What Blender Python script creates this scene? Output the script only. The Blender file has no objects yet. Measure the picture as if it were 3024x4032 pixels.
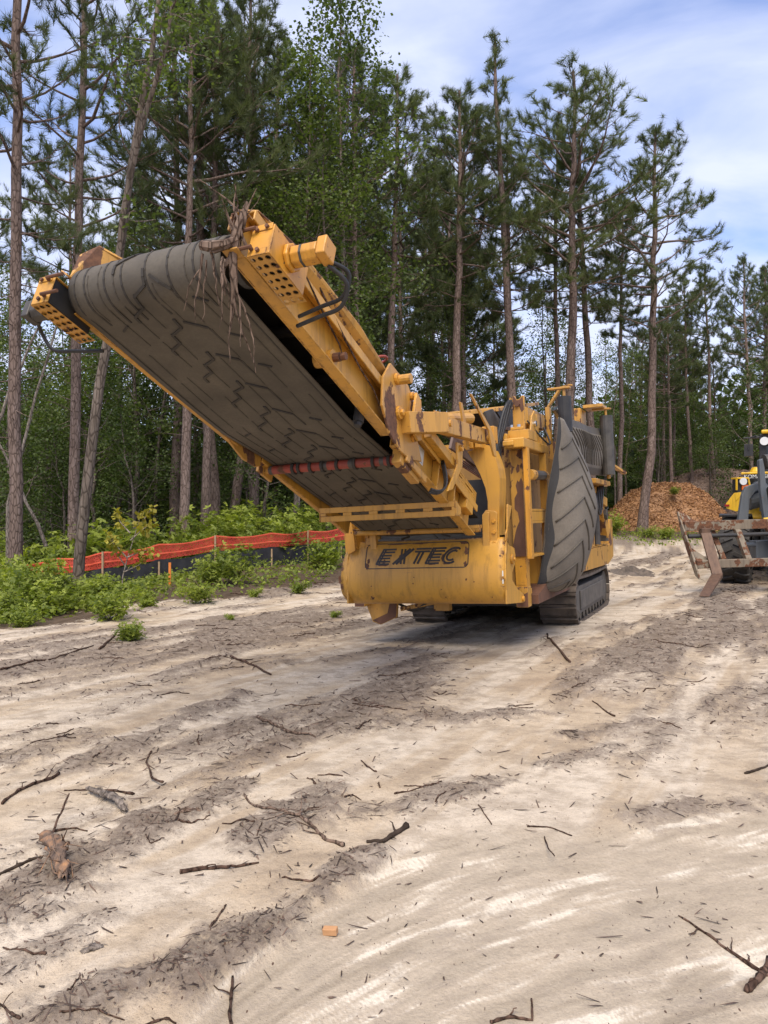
import bpy, bmesh, math, random
import numpy as np
from mathutils import Vector, Matrix, Euler
from bpy_extras.object_utils import world_to_camera_view  # noqa

C = bpy.context.scene.collection
SC = bpy.context.scene
R = math.radians
rng = np.random.default_rng(7)
random.seed(7)

# ------------------------------------------------------------------ camera
cd = bpy.data.cameras.new('camera')
cam = bpy.data.objects.new('camera', cd)
C.objects.link(cam)
cd.sensor_fit = 'VERTICAL'
cd.sensor_height = 34.6
cd.sensor_width = 25.95
cd.lens = 26.0
cd.clip_end = 2000
cam.location = (0, 0, 1.6)
cam.rotation_euler = (R(90), 0, 0)
SC.camera = cam

# ------------------------------------------------------------------ sky, sun, exposure
SUN_EL, SUN_AZ = 60.0, 188.0          # azimuth clockwise from +Y: behind the camera, to the left
w = bpy.data.worlds.new("World")
SC.world = w
w.use_nodes = True
nt = w.node_tree
nt.nodes.clear()
N = nt.nodes.new
out = N('ShaderNodeOutputWorld')
bg = N('ShaderNodeBackground')
bg.inputs['Strength'].default_value = 0.14
sky = N('ShaderNodeTexSky')
sky.sky_type = 'NISHITA'
sky.sun_disc = False
sky.sun_elevation = R(SUN_EL)
sky.sun_rotation = R(SUN_AZ)
sky.air_density = 1.0
sky.dust_density = 0.6
sky.ozone_density = 2.0
tc = N('ShaderNodeTexCoord')
sep = N('ShaderNodeSeparateXYZ')
nt.links.new(tc.outputs['Generated'], sep.inputs[0])
zz = N('ShaderNodeMath'); zz.operation = 'MAXIMUM'; zz.inputs[1].default_value = 0.0
nt.links.new(sep.outputs['Z'], zz.inputs[0])
za = N('ShaderNodeMath'); za.operation = 'ADD'; za.inputs[1].default_value = 0.22
nt.links.new(zz.outputs[0], za.inputs[0])
dx = N('ShaderNodeMath'); dx.operation = 'DIVIDE'
dy = N('ShaderNodeMath'); dy.operation = 'DIVIDE'
nt.links.new(sep.outputs['X'], dx.inputs[0]); nt.links.new(za.outputs[0], dx.inputs[1])
nt.links.new(sep.outputs['Y'], dy.inputs[0]); nt.links.new(za.outputs[0], dy.inputs[1])
cmb = N('ShaderNodeCombineXYZ')
nt.links.new(dx.outputs[0], cmb.inputs[0]); nt.links.new(dy.outputs[0], cmb.inputs[1])
cmap = N('ShaderNodeMapping')
cmap.inputs['Rotation'].default_value = (0, 0, R(-35))
cmap.inputs['Scale'].default_value = (1.1, 1.7, 1)
cmap.inputs['Location'].default_value = (3.1, 0.7, 0)
nt.links.new(cmb.outputs[0], cmap.inputs[0])
cn = N('ShaderNodeTexNoise')
cn.inputs['Scale'].default_value = 2.3
cn.inputs['Detail'].default_value = 7
cn.inputs['Roughness'].default_value = 0.5
cn.inputs['Distortion'].default_value = 0.35
nt.links.new(cmap.outputs[0], cn.inputs['Vector'])
hz = N('ShaderNodeMapRange')           # thicker cloud towards the horizon
hz.inputs['From Min'].default_value = 0.0; hz.inputs['From Max'].default_value = 0.75
hz.inputs['To Min'].default_value = 0.24; hz.inputs['To Max'].default_value = -0.07
nt.links.new(sep.outputs['Z'], hz.inputs[0])
ca = N('ShaderNodeMath'); ca.operation = 'ADD'
nt.links.new(cn.outputs[0], ca.inputs[0]); nt.links.new(hz.outputs[0], ca.inputs[1])
cr = N('ShaderNodeValToRGB')
cr.color_ramp.elements[0].position = 0.38; cr.color_ramp.elements[0].color = (0.16, 0.16, 0.16, 1)
cr.color_ramp.elements[1].position = 0.70; cr.color_ramp.elements[1].color = (0.9, 0.9, 0.9, 1)
nt.links.new(ca.outputs[0], cr.inputs[0])
mixc = N('ShaderNodeMixRGB')
mixc.inputs[2].default_value = (3.35, 3.6, 4.55, 1)
tintm = N('ShaderNodeMixRGB'); tintm.blend_type = 'MULTIPLY'; tintm.inputs[0].default_value = 1.0
tintm.inputs[2].default_value = (0.85, 0.82, 0.98, 1)
nt.links.new(sky.outputs[0], tintm.inputs[1])
nt.links.new(cr.outputs[0], mixc.inputs[0]); nt.links.new(tintm.outputs[0], mixc.inputs[1])
nt.links.new(mixc.outputs[0], bg.inputs[0]); nt.links.new(bg.outputs[0], out.inputs[0])

sd = bpy.data.lights.new('sun', 'SUN')
sd.energy = 2.5
sd.angle = R(50)
sd.color = (1.0, 0.88, 0.70)
sun = bpy.data.objects.new('sun', sd)
C.objects.link(sun)
saz = R(SUN_AZ)
sv = Vector((math.sin(saz) * math.cos(R(SUN_EL)), math.cos(saz) * math.cos(R(SUN_EL)), math.sin(R(SUN_EL))))
sun.rotation_euler = sv.to_track_quat('Z', 'Y').to_euler()
sun.location = sv * 60
SC.view_settings.view_transform = 'Standard'
SC.view_settings.look = 'None'
SC.view_settings.exposure = 0.95
SC.view_settings.gamma = 1
SC.cycles.max_bounces = 6
SC.cycles.diffuse_bounces = 3
SC.cycles.glossy_bounces = 2
SC.cycles.transmission_bounces = 3
SC.cycles.transparent_max_bounces = 8

# ------------------------------------------------------------------ materials
MATS = {}

def mat(name):
    m = bpy.data.materials.new(name)
    m.use_nodes = True
    MATS[name] = m
    return m, m.node_tree, m.node_tree.nodes['Principled BSDF']

def ramp(nt, fac, stops):
    r = nt.nodes.new('ShaderNodeValToRGB')
    els = r.color_ramp.elements
    while len(els) < len(stops):
        els.new(0.5)
    for e, (p, c) in zip(els, stops):
        e.position = p
        e.color = (*c, 1) if len(c) == 3 else c
    nt.links.new(fac, r.inputs[0])
    return r.outputs[0]

def noise(nt, scale, detail=4, rough=0.5, coord='Object', stretch=(1, 1, 1), dist=0.0, rot=(0, 0, 0)):
    t = nt.nodes.new('ShaderNodeTexCoord')
    mp = nt.nodes.new('ShaderNodeMapping')
    mp.inputs['Scale'].default_value = stretch
    mp.inputs['Rotation'].default_value = rot
    nt.links.new(t.outputs[coord], mp.inputs[0])
    n = nt.nodes.new('ShaderNodeTexNoise')
    n.inputs['Scale'].default_value = scale
    n.inputs['Detail'].default_value = detail
    n.inputs['Roughness'].default_value = rough
    n.inputs['Distortion'].default_value = dist
    nt.links.new(mp.outputs[0], n.inputs['Vector'])
    return n.outputs[0]

def mix(nt, fac, a, b, mode='MIX'):
    m = nt.nodes.new('ShaderNodeMixRGB')
    m.blend_type = mode
    for sock, v in ((m.inputs[0], fac), (m.inputs[1], a), (m.inputs[2], b)):
        if hasattr(v, 'links') or isinstance(v, bpy.types.NodeSocket):
            nt.links.new(v, sock)
        elif isinstance(v, (int, float)):
            sock.default_value = v
        else:
            sock.default_value = (*v, 1)
    return m.outputs[0]

def math_(nt, op, a, b=None, clamp=False):
    m = nt.nodes.new('ShaderNodeMath')
    m.operation = op
    m.use_clamp = clamp
    for sock, v in ((m.inputs[0], a), (m.inputs[1], b)):
        if v is None:
            continue
        if isinstance(v, bpy.types.NodeSocket):
            nt.links.new(v, sock)
        else:
            sock.default_value = v
    return m.outputs[0]

def bump(nt, bsdf, h, strength=0.3, dist=0.02):
    b = nt.nodes.new('ShaderNodeBump')
    b.inputs['Strength'].default_value = strength
    b.inputs['Distance'].default_value = dist
    nt.links.new(h, b.inputs['Height'])
    nt.links.new(b.outputs[0], bsdf.inputs['Normal'])

def simple(name, stops, scale=6, detail=5, rough=0.7, metal=0.0, bs=0.2, stretch=(1, 1, 1), bd=0.01, spec=None):
    m, nt, b = mat(name)
    n = noise(nt, scale, detail, 0.6, stretch=stretch)
    nt.links.new(ramp(nt, n, stops), b.inputs['Base Color'])
    b.inputs['Roughness'].default_value = rough
    b.inputs['Metallic'].default_value = metal
    if spec is not None:
        b.inputs['Specular IOR Level'].default_value = spec
    if bs:
        bump(nt, b, n, bs, bd)
    return m

RUST1, RUST2 = (0.075, 0.034, 0.020), (0.18, 0.082, 0.040)

def paint(name, base, dirty, rust_lo, edge=True, rough=0.42, rscale=5.0, streak=False):
    """weathered machine paint: faded and dusty, flaked to rust where noise passes rust_lo, worn at the edges"""
    m, nt, b = mat(name)
    big = noise(nt, 1.6, 5, 0.6)
    grit = noise(nt, 22, 4, 0.65)
    col = mix(nt, ramp(nt, big, [(0.38, (0, 0, 0)), (0.72, (0.75, 0.75, 0.75))]), base, dirty)
    dust = noise(nt, 3.5, 6, 0.7, stretch=(1, 1, 0.25))
    col = mix(nt, ramp(nt, dust, [(0.52, (0, 0, 0)), (0.8, (0.55, 0.55, 0.55))]), col, tuple(x * 0.62 for x in dirty))
    gr = noise(nt, 2.4, 6, 0.68, stretch=(5, 5, 0.45))
    col = mix(nt, ramp(nt, gr, [(0.50, (0, 0, 0)), (0.72, (0.62, 0.62, 0.62))]), col, tuple(x * 0.40 for x in dirty))
    scr = noise(nt, 9, 3, 0.5, stretch=(1, 1, 14), rot=(0.5, 0.35, 0), dist=0.6)
    col = mix(nt, ramp(nt, scr, [(0.70, (0, 0, 0)), (0.74, (0.7, 0.7, 0.7))]), col, RUST2)
    rn = noise(nt, rscale, 7, 0.62, stretch=(1, 1, 0.55) if streak else (1, 1, 1))
    rf = ramp(nt, rn, [(rust_lo, (0, 0, 0)), (rust_lo + 0.012, (1, 1, 1))])
    rust = mix(nt, ramp(nt, grit, [(0.35, (0, 0, 0)), (0.7, (1, 1, 1))]), RUST1, RUST2)
    if edge:
        bv = nt.nodes.new('ShaderNodeBevel')
        bv.samples = 3
        bv.inputs['Radius'].default_value = 0.012
        ge = nt.nodes.new('ShaderNodeNewGeometry')
        dot = nt.nodes.new('ShaderNodeVectorMath'); dot.operation = 'DOT_PRODUCT'
        nt.links.new(bv.outputs[0], dot.inputs[0]); nt.links.new(ge.outputs['True Normal'], dot.inputs[1])
        e = math_(nt, 'SUBTRACT', 1.0, dot.outputs['Value'])
        e = math_(nt, 'MULTIPLY', e, 7.0)
        en = noise(nt, 13, 5, 0.7)
        e = math_(nt, 'MULTIPLY', e, ramp(nt, en, [(0.50, (0, 0, 0)), (0.60, (1, 1, 1))]), True)
        rf = math_(nt, 'MAXIMUM', rf, e)
        cv = None
    col = mix(nt, rf, col, rust)
    nt.links.new(col, b.inputs['Base Color'])
    rr = math_(nt, 'MULTIPLY_ADD', rf, 0.4)
    rr.node.inputs[2].default_value = rough
    nt.links.new(rr, b.inputs['Roughness'])
    h = math_(nt, 'MULTIPLY_ADD', rf, -0.6)
    nt.links.new(grit, h.node.inputs[2])
    bump(nt, b, h, 0.12, 0.006)
    return m

YEL, YELD = (0.57, 0.295, 0.040), (0.44, 0.235, 0.055)
paint('yellow_paint', YEL, YELD, 0.685)
paint('yellow_plain', YEL, YELD, 0.735, edge=False)
paint('yellow_worn', (0.55, 0.285, 0.045), (0.42, 0.225, 0.058), 0.565, rscale=4.0, streak=True)
paint('yellow_flaked', (0.60, 0.285, 0.030), (0.44, 0.215, 0.040), 0.615, rscale=7)
paint('rusty_orange', (0.40, 0.165, 0.03), (0.27, 0.085, 0.03), 0.58, rscale=8, rough=0.6)
paint('red_paint', (0.33, 0.055, 0.03), (0.22, 0.05, 0.035), 0.62, edge=False, rough=0.5)
paint('loader_yellow', (0.72, 0.43, 0.015), (0.62, 0.36, 0.02), 0.78, edge=False, rough=0.4)
paint('loader_grey', (0.085, 0.10, 0.115), (0.12, 0.125, 0.12), 0.68, edge=False, rough=0.45)
paint('fork_paint', (0.22, 0.18, 0.125), (0.16, 0.125, 0.088), 0.50, edge=False, rough=0.65, rscale=6)
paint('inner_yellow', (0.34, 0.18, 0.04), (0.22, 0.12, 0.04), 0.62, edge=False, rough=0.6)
simple('rust', [(0.3, RUST1), (0.7, RUST2)], 9, 6, 0.85)
simple('rust_brown', [(0.3, (0.075, 0.034, 0.02)), (0.7, (0.165, 0.075, 0.04))], 6, 6, 0.75, stretch=(1, 1, 0.5))
simple('black_steel', [(0.3, (0.012, 0.012, 0.013)), (0.7, (0.035, 0.033, 0.03))], 5, 4, 0.5)
simple('dark_steel', [(0.3, (0.045, 0.042, 0.038)), (0.7, (0.11, 0.10, 0.085))], 7, 6, 0.5, 0.35)
simple('chrome', [(0.3, (0.45, 0.45, 0.45)), (0.7, (0.6, 0.6, 0.6))], 7, 3, 0.25, 1.0)
simple('charred', [(0.3, (0.022, 0.016, 0.012)), (0.7, (0.075, 0.055, 0.042))], 14, 6, 0.95, bs=0.5, spec=0.1)
simple('hose', [(0.3, (0.012, 0.012, 0.012)), (0.7, (0.028, 0.026, 0.024))], 20, 3, 0.5)
simple('decal_black', [(0.3, (0.018, 0.016, 0.014)), (0.75, (0.05, 0.04, 0.032))], 12, 5, 0.55)
simple('decal_white', [(0.35, (0.55, 0.55, 0.5)), (0.75, (0.75, 0.75, 0.72))], 9, 4, 0.5)
simple('tread_mud', [(0.3, (0.045, 0.036, 0.028)), (0.72, (0.16, 0.125, 0.095))], 5, 7, 0.9, bs=0.6)
simple('track_frame', [(0.3, (0.06, 0.055, 0.048)), (0.7, (0.13, 0.115, 0.095))], 5, 6, 0.75)
simple('tine_steel', [(0.3, (0.075, 0.042, 0.026)), (0.7, (0.155, 0.09, 0.055))], 5, 6, 0.55, 0.2, stretch=(3, 3, 0.4))
simple('brown_panel', [(0.3, (0.13, 0.085, 0.065)), (0.7, (0.20, 0.135, 0.105))], 4, 5, 0.7)
simple('red_mesh', [(0.3, (0.30, 0.12, 0.10)), (0.7, (0.5, 0.3, 0.27))], 14, 4, 0.7)
simple('tyre', [(0.3, (0.020, 0.019, 0.018)), (0.75, (0.055, 0.05, 0.043))], 6, 6, 0.8)
simple('lamp_glass', [(0.3, (0.6, 0.6, 0.58)), (0.7, (0.75, 0.75, 0.72))], 3, 2, 0.15)
simple('amber', [(0.3, (0.6, 0.12, 0.01)), (0.7, (0.7, 0.16, 0.02))], 3, 2, 0.25)
simple('red_lens', [(0.3, (0.25, 0.01, 0.01)), (0.7, (0.32, 0.02, 0.02))], 3, 2, 0.25)
simple('dark_glass', [(0.3, (0.012, 0.014, 0.014)), (0.7, (0.02, 0.022, 0.02))], 3, 2, 0.08)

def rubber(name, c0, c1, c2):
    m, nt, b = mat(name)
    n1 = noise(nt, 2.2, 6, 0.65)
    n2 = noise(nt, 45, 3, 0.6)
    c = ramp(nt, n1, [(0.3, c0), (0.55, c1), (0.8, c2)])
    c = mix(nt, ramp(nt, n2, [(0.4, (0, 0, 0)), (0.75, (0.5, 0.5, 0.5))]), c, c0)
    nt.links.new(c, b.inputs['Base Color'])
    b.inputs['Roughness'].default_value = 0.72
    bump(nt, b, n2, 0.12, 0.004)
rubber('belt_dusty', (0.062, 0.053, 0.040), (0.10, 0.086, 0.064), (0.145, 0.124, 0.093))
rubber('belt_groove', (0.024, 0.021, 0.017), (0.045, 0.039, 0.031), (0.085, 0.074, 0.057))
rubber('side_belt', (0.105, 0.092, 0.073), (0.170, 0.149, 0.118), (0.22, 0.193, 0.155))
rubber('belt_line', (0.048, 0.041, 0.031), (0.075, 0.064, 0.048), (0.105, 0.09, 0.068))
rubber('belt_rib', (0.05, 0.044, 0.035), (0.085, 0.074, 0.058), (0.12, 0.104, 0.082))
rubber('side_belt_edge', (0.022, 0.022, 0.023), (0.035, 0.035, 0.035), (0.06, 0.057, 0.052))

def bark(name, stops, scale=9):
    m, nt, b = mat(name)
    n = noise(nt, scale, 6, 0.7, stretch=(1, 1, 0.22))
    t = nt.nodes.new('ShaderNodeTexCoord')
    mp = nt.nodes.new('ShaderNodeMapping'); mp.inputs['Scale'].default_value = (1, 1, 0.32)
    nt.links.new(t.outputs['Object'], mp.inputs[0])
    v = nt.nodes.new('ShaderNodeTexVoronoi'); v.feature = 'DISTANCE_TO_EDGE'
    v.inputs['Scale'].default_value = scale * 1.5
    nt.links.new(mp.outputs[0], v.inputs['Vector'])
    c = ramp(nt, n, stops)
    crack = ramp(nt, v.outputs['Distance'], [(0.0, (0.42, 0.40, 0.38)), (0.12, (1, 1, 1))])
    c = mix(nt, 1.0, c, crack, 'MULTIPLY')
    oi = nt.nodes.new('ShaderNodeObjectInfo')
    c = mix(nt, 1.0, c, ramp(nt, oi.outputs['Random'], [(0, (0.75, 0.74, 0.74)), (1, (1.2, 1.18, 1.15))]), 'MULTIPLY')
    nt.links.new(c, b.inputs['Base Color'])
    b.inputs['Roughness'].default_value = 0.9
    b.inputs['Specular IOR Level'].default_value = 0.15
    bump(nt, b, mix(nt, 0.5, n, crack), 0.9, 0.03)
bark('pine_bark', [(0.3, (0.12, 0.088, 0.072)), (0.55, (0.24, 0.18, 0.15)), (0.75, (0.36, 0.285, 0.25))], 8)
bark('pale_bark', [(0.3, (0.10, 0.082, 0.065)), (0.55, (0.22, 0.18, 0.145)), (0.75, (0.34, 0.295, 0.25))], 7)
bark('stick_bark', [(0.3, (0.045, 0.028, 0.02)), (0.55, (0.10, 0.062, 0.045)), (0.75, (0.19, 0.13, 0.10))], 14)
bark('root_wood', [(0.3, (0.10, 0.07, 0.052)), (0.55, (0.22, 0.155, 0.115)), (0.75, (0.34, 0.26, 0.20))], 16)
simple('bark_shreds', [(0.34, (0.06, 0.05, 0.042)), (0.5, (0.17, 0.14, 0.115)), (0.7, (0.33, 0.28, 0.23))], 40, 6, 0.95, bs=0.9, stretch=(1, 0.3, 1))
bark('dead_wood', [(0.3, (0.16, 0.135, 0.11)), (0.55, (0.29, 0.25, 0.21)), (0.75, (0.42, 0.38, 0.33))], 10)

def leaf(name, dark, lite, trans, tr=0.3, vary=0.3):
    m, nt, b = mat(name)
    at = nt.nodes.new('ShaderNodeAttribute'); at.attribute_name = 'tint'
    oi = nt.nodes.new('ShaderNodeObjectInfo')
    f = math_(nt, 'MULTIPLY_ADD', oi.outputs['Random'], vary)
    nt.links.new(at.outputs['Fac'], f.node.inputs[2])
    c = ramp(nt, f, [(0.05, dark), (1.0, lite)])
    nt.links.new(c, b.inputs['Base Color'])
    b.inputs['Roughness'].default_value = 0.55
    b.inputs['Specular IOR Level'].default_value = 0.3
    tl = nt.nodes.new('ShaderNodeBsdfTranslucent')
    nt.links.new(mix(nt, 1.0, c, trans, 'MULTIPLY'), tl.inputs[0])
    ms = nt.nodes.new('ShaderNodeMixShader'); ms.inputs[0].default_value = tr
    o = nt.nodes['Material Output']
    nt.links.new(b.outputs[0], ms.inputs[1]); nt.links.new(tl.outputs[0], ms.inputs[2])
    nt.links.new(ms.outputs[0], o.inputs[0])
leaf('pine_needles', (0.040, 0.057, 0.024), (0.142, 0.172, 0.064), (1.5, 1.6, 0.9), 0.28)
leaf('broad_leaves', (0.034, 0.056, 0.014), (0.140, 0.185, 0.044), (1.6, 1.75, 0.8), 0.33)
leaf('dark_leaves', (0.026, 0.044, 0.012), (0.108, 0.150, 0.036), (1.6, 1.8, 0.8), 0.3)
leaf('shrub_leaves', (0.060, 0.095, 0.014), (0.32, 0.37, 0.06), (1.7, 1.8, 0.7), 0.35, 0.25)
leaf('yellow_leaves', (0.20, 0.17, 0.02), (0.46, 0.42, 0.06), (1.5, 1.5, 0.7), 0.35)
leaf('dry_leaves', (0.05, 0.028, 0.018), (0.15, 0.085, 0.05), (1.3, 1.1, 0.9), 0.1)
leaf('chip_orange', (0.17, 0.080, 0.034), (0.50, 0.27, 0.115), (1, 1, 1), 0.0, 0.0)
leaf('chip_brown', (0.085, 0.052, 0.036), (0.34, 0.235, 0.17), (1, 1, 1), 0.0, 0.0)
leaf('litter', (0.035, 0.022, 0.016), (0.19, 0.125, 0.09), (1, 1, 1), 0.0, 0.0)

# fence cloths
m, nt, b = mat('orange_net')
nn = noise(nt, 3, 4, 0.6)
nt.links.new(ramp(nt, nn, [(0.3, (0.42, 0.040, 0.020)), (0.7, (0.56, 0.065, 0.03))]), b.inputs['Base Color'])
b.inputs['Roughness'].default_value = 0.6
tp = nt.nodes.new('ShaderNodeBsdfTransparent'); ms = nt.nodes.new('ShaderNodeMixShader')
tcn = nt.nodes.new('ShaderNodeTexCoord'); vo = nt.nodes.new('ShaderNodeTexVoronoi')
vo.inputs['Scale'].default_value = 24; vo.feature = 'DISTANCE_TO_EDGE'
nt.links.new(tcn.outputs['Object'], vo.inputs['Vector'])
nt.links.new(ramp(nt, vo.outputs['Distance'], [(0.16, (1, 1, 1)), (0.22, (0.35, 0.35, 0.35))]), ms.inputs[0])
nt.links.new(tp.outputs[0], ms.inputs[1]); nt.links.new(b.outputs[0], ms.inputs[2])
nt.links.new(ms.outputs[0], nt.nodes['Material Output'].inputs[0])
simple('orange_band', [(0.3, (0.72, 0.10, 0.045)), (0.7, (0.85, 0.16, 0.08))], 6, 3, 0.6)
simple('black_fabric', [(0.3, (0.012, 0.012, 0.014)), (0.7, (0.032, 0.032, 0.036))], 5, 5, 0.6, bs=0.5, bd=0.03)
simple('stake_wood', [(0.3, (0.30, 0.20, 0.11)), (0.7, (0.45, 0.32, 0.19))], 9, 5, 0.85)
simple('stake_orange', [(0.3, (0.65, 0.17, 0.02)), (0.7, (0.75, 0.25, 0.05))], 9, 3, 0.7)
simple('stump_wood', [(0.34, (0.06, 0.042, 0.032)), (0.48, (0.17, 0.115, 0.08)), (0.60, (0.26, 0.15, 0.085)), (0.72, (0.42, 0.22, 0.10))], 34, 6, 0.95, bs=0.9, stretch=(1, 0.35, 1))
simple('fresh_wood', [(0.3, (0.36, 0.18, 0.075)), (0.7, (0.55, 0.31, 0.15))], 14, 5, 0.8, stretch=(0.3, 1, 1))

# ------------------------------------------------------------------ mesh builder
class MB:
    def __init__(s):
        s.v = []; s.f = []
    def add(s, vs, fs):
        o = len(s.v)
        s.v += [tuple(p) for p in vs]
        s.f += [tuple(i + o for i in f) for f in fs]
        return s
    def hexa(s, p):                    # 8 corners: 0-3 bottom ring, 4-7 top ring
        return s.add(p, [(3, 2, 1, 0), (4, 5, 6, 7), (0, 1, 5, 4), (1, 2, 6, 5), (2, 3, 7, 6), (3, 0, 4, 7)])
    def box(s, x0, x1, y0, y1, z0, z1):
        return s.hexa([(x0, y0, z0), (x1, y0, z0), (x1, y1, z0), (x0, y1, z0), (x0, y0, z1), (x1, y0, z1), (x1, y1, z1), (x0, y1, z1)])
    def bar(s, a, b, wd, ht, up=(0, 0, 1)):   # rectangular bar from a to b
        a, b = Vector(a), Vector(b)
        d = (b - a).normalized(); u = Vector(up)
        sd_ = d.cross(u).normalized(); u = sd_.cross(d).normalized()
        sd_ *= wd / 2; u = u * (ht / 2)
        return s.hexa([a - sd_ - u, a + sd_ - u, b + sd_ - u, b - sd_ - u, a - sd_ + u, a + sd_ + u, b + sd_ + u, b - sd_ + u])
    def prism(s, pts, off):            # planar polygon (3-D points) extruded by off
        n = len(pts); off = Vector(off)
        p = [Vector(q) for q in pts]
        return s.add(p + [q + off for q in p],
                     [tuple(range(n - 1, -1, -1)), tuple(range(n, 2 * n))] + [(i, (i + 1) % n, n + (i + 1) % n, n + i) for i in range(n)])
    def tube(s, pts, r, n=8, caps=True):
        P = [Vector(p) for p in pts]
        rr = r if hasattr(r, '__len__') else [r] * len(P)
        vs = []; fs = []
        prev = None
        for i, p in enumerate(P):
            d = (P[min(i + 1, len(P) - 1)] - P[max(i - 1, 0)])
            d = d.normalized() if d.length > 1e-9 else Vector((0, 0, 1))
            if prev is None:
                prev = Vector((1, 0, 0)) if abs(d.x) < 0.8 else Vector((0, 1, 0))
            e1 = (prev - d * prev.dot(d)).normalized(); prev = e1
            e2 = d.cross(e1)
            for k in range(n):
                a = 2 * math.pi * k / n
                vs.append(p + (e1 * math.cos(a) + e2 * math.sin(a)) * rr[i])
        for i in range(len(P) - 1):
            for k in range(n):
                k2 = (k + 1) % n
                fs.append((i * n + k, i * n + k2, (i + 1) * n + k2, (i + 1) * n + k))
        if caps:
            fs.append(tuple(range(n - 1, -1, -1)))
            o = (len(P) - 1) * n
            fs.append(tuple(o + k for k in range(n)))
        return s.add(vs, fs)
    def grid(s, f, nu, nv):
        vs = [f(i / nu, j / nv) for i in range(nu + 1) for j in range(nv + 1)]
        fs = [(i * (nv + 1) + j, (i + 1) * (nv + 1) + j, (i + 1) * (nv + 1) + j + 1, i * (nv + 1) + j + 1) for i in range(nu) for j in range(nv)]
        return s.add(vs, fs)
    def ribbon(s, pts, wd, ht, nrm):   # thin raised strip along points, nrm = function or vector
        for a, b in zip(pts[:-1], pts[1:]):
            s.bar(a, b, wd, ht, nrm)
        return s
    def build(s, name, m, parent=None, bevel=0.0, smooth=False, solid=0.0):
        me = bpy.data.meshes.new(name)
        me.from_pydata([tuple(p) for p in s.v], [], s.f)
        if smooth:
            me.polygons.foreach_set('use_smooth', [True] * len(me.polygons))
        o = bpy.data.objects.new(name, me)
        C.objects.link(o)
        if m:
            me.materials.append(MATS[m])
        if parent:
            o.parent = parent
        if solid:
            md = o.modifiers.new('solid', 'SOLIDIFY'); md.thickness = solid; md.offset = 0
        if bevel:
            md = o.modifiers.new('bevel', 'BEVEL'); md.width = bevel; md.segments = 2
            md.limit_method = 'ANGLE'; md.angle_limit = R(40); md.use_clamp_overlap = True
        return o

def npmesh(name, verts, faces, m, tint=None, smooth=False):
    """faces: (n,3) or (n,4) array"""
    verts = np.asarray(verts, dtype=np.float32); faces = np.asarray(faces, dtype=np.int32)
    me = bpy.data.meshes.new(name)
    k = faces.shape[1]
    me.vertices.add(len(verts)); me.vertices.foreach_set('co', verts.ravel())
    me.loops.add(faces.size); me.loops.foreach_set('vertex_index', faces.ravel())
    me.polygons.add(len(faces))
    me.polygons.foreach_set('loop_start', np.arange(0, faces.size, k, dtype=np.int32))
    if smooth:
        me.polygons.foreach_set('use_smooth', np.ones(len(faces), dtype=bool))
    me.update(calc_edges=True)
    if m:
        me.materials.append(MATS[m])
    if tint is not None:
        a = me.attributes.new('tint', 'FLOAT', 'POINT')
        a.data.foreach_set('value', np.asarray(tint, dtype=np.float32))
    return me

def link(name, me, parent=None):
    o = bpy.data.objects.new(name, me)
    C.objects.link(o)
    if parent:
        o.parent = parent
    return o

def tag(o, label=None, cat=None, group=None, kind=None):
    if label: o['label'] = label
    if cat: o['category'] = cat
    if group: o['group'] = group
    if kind: o['kind'] = kind
    return o

def thing(name, label, cat, loc=(0, 0, 0), rot=(0, 0, 0), group=None):
    o = bpy.data.objects.new(name, None)
    o.empty_display_size = 0.2
    C.objects.link(o)
    o.location = loc; o.rotation_euler = rot
    return tag(o, label, cat, group)

# ------------------------------------------------------------------ ground
def _hash(ix, iy, seed):
    h = (ix.astype(np.int64) * 374761393 + iy.astype(np.int64) * 668265263 + seed * 1442695041) & 0xFFFFFFFF
    h = ((h ^ (h >> 13)) * 1274126177) & 0xFFFFFFFF
    return ((h ^ (h >> 16)) & 0xFFFF) / 65535.0

def vnoise(x, y, seed=0):
    ix = np.floor(x); iy = np.floor(y); fx = x - ix; fy = y - iy
    fx = fx * fx * fx * (fx * (fx * 6 - 15) + 10); fy = fy * fy * fy * (fy * (fy * 6 - 15) + 10)
    a = _hash(ix, iy, seed); b = _hash(ix + 1, iy, seed); c = _hash(ix, iy + 1, seed); d = _hash(ix + 1, iy + 1, seed)
    return (a * (1 - fx) + b * fx) * (1 - fy) + (c * (1 - fx) + d * fx) * fy

def fbm(x, y, seed=0, oct=5, gain=0.5):
    s = 0; a = 1; t = 0
    for i in range(oct):
        s = s + a * vnoise(x, y, seed + i * 17); t += a
        a *= gain; x = x * 2.03 + 3.1; y = y * 2.03 + 1.7
    return s / t

def sstep(a, b, x):
    t = np.clip((x - a) / (b - a), 0, 1)
    return t * t * (3 - 2 * t)

PSI, RHO = R(24.5), R(2.7)
MO = np.array([0.521, 8.6915, 0.0])            # the screening machine stands here

def terrain(x, y):
    z = 0.035 * np.clip(y - 17, 0, 45)
    z = z * sstep(-9, 2, x)
    z = z - np.clip(0.13 * (-4.4 - x), 0, 0.9) * sstep(9, 15, y)
    # slight cross slope under the machine
    u = (x - MO[0]) * math.sin(PSI) + (y - MO[1]) * math.cos(PSI)
    v = (x - MO[0]) * math.cos(PSI) - (y - MO[1]) * math.sin(PSI)
    z = z + 0.04 * np.clip(v, -1.5, 1.5) * sstep(-1.5, 1.5, u) * (1 - sstep(6, 8, u)) * (1 - sstep(1.5, 4, np.abs(v)))
    return z

DIRP = R(30)                                   # the ruts run this way
def pq(x, y):
    return x * math.sin(DIRP) + y * math.cos(DIRP), x * math.cos(DIRP) - y * math.sin(DIRP)

def gpx(px, py):
    """ground point seen at a place in the photo (flat sand in front of the machine)"""
    d = 1.6 * 1662 / (py - 1106)
    return (px - 829.5) / 1662 * d, d

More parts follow.
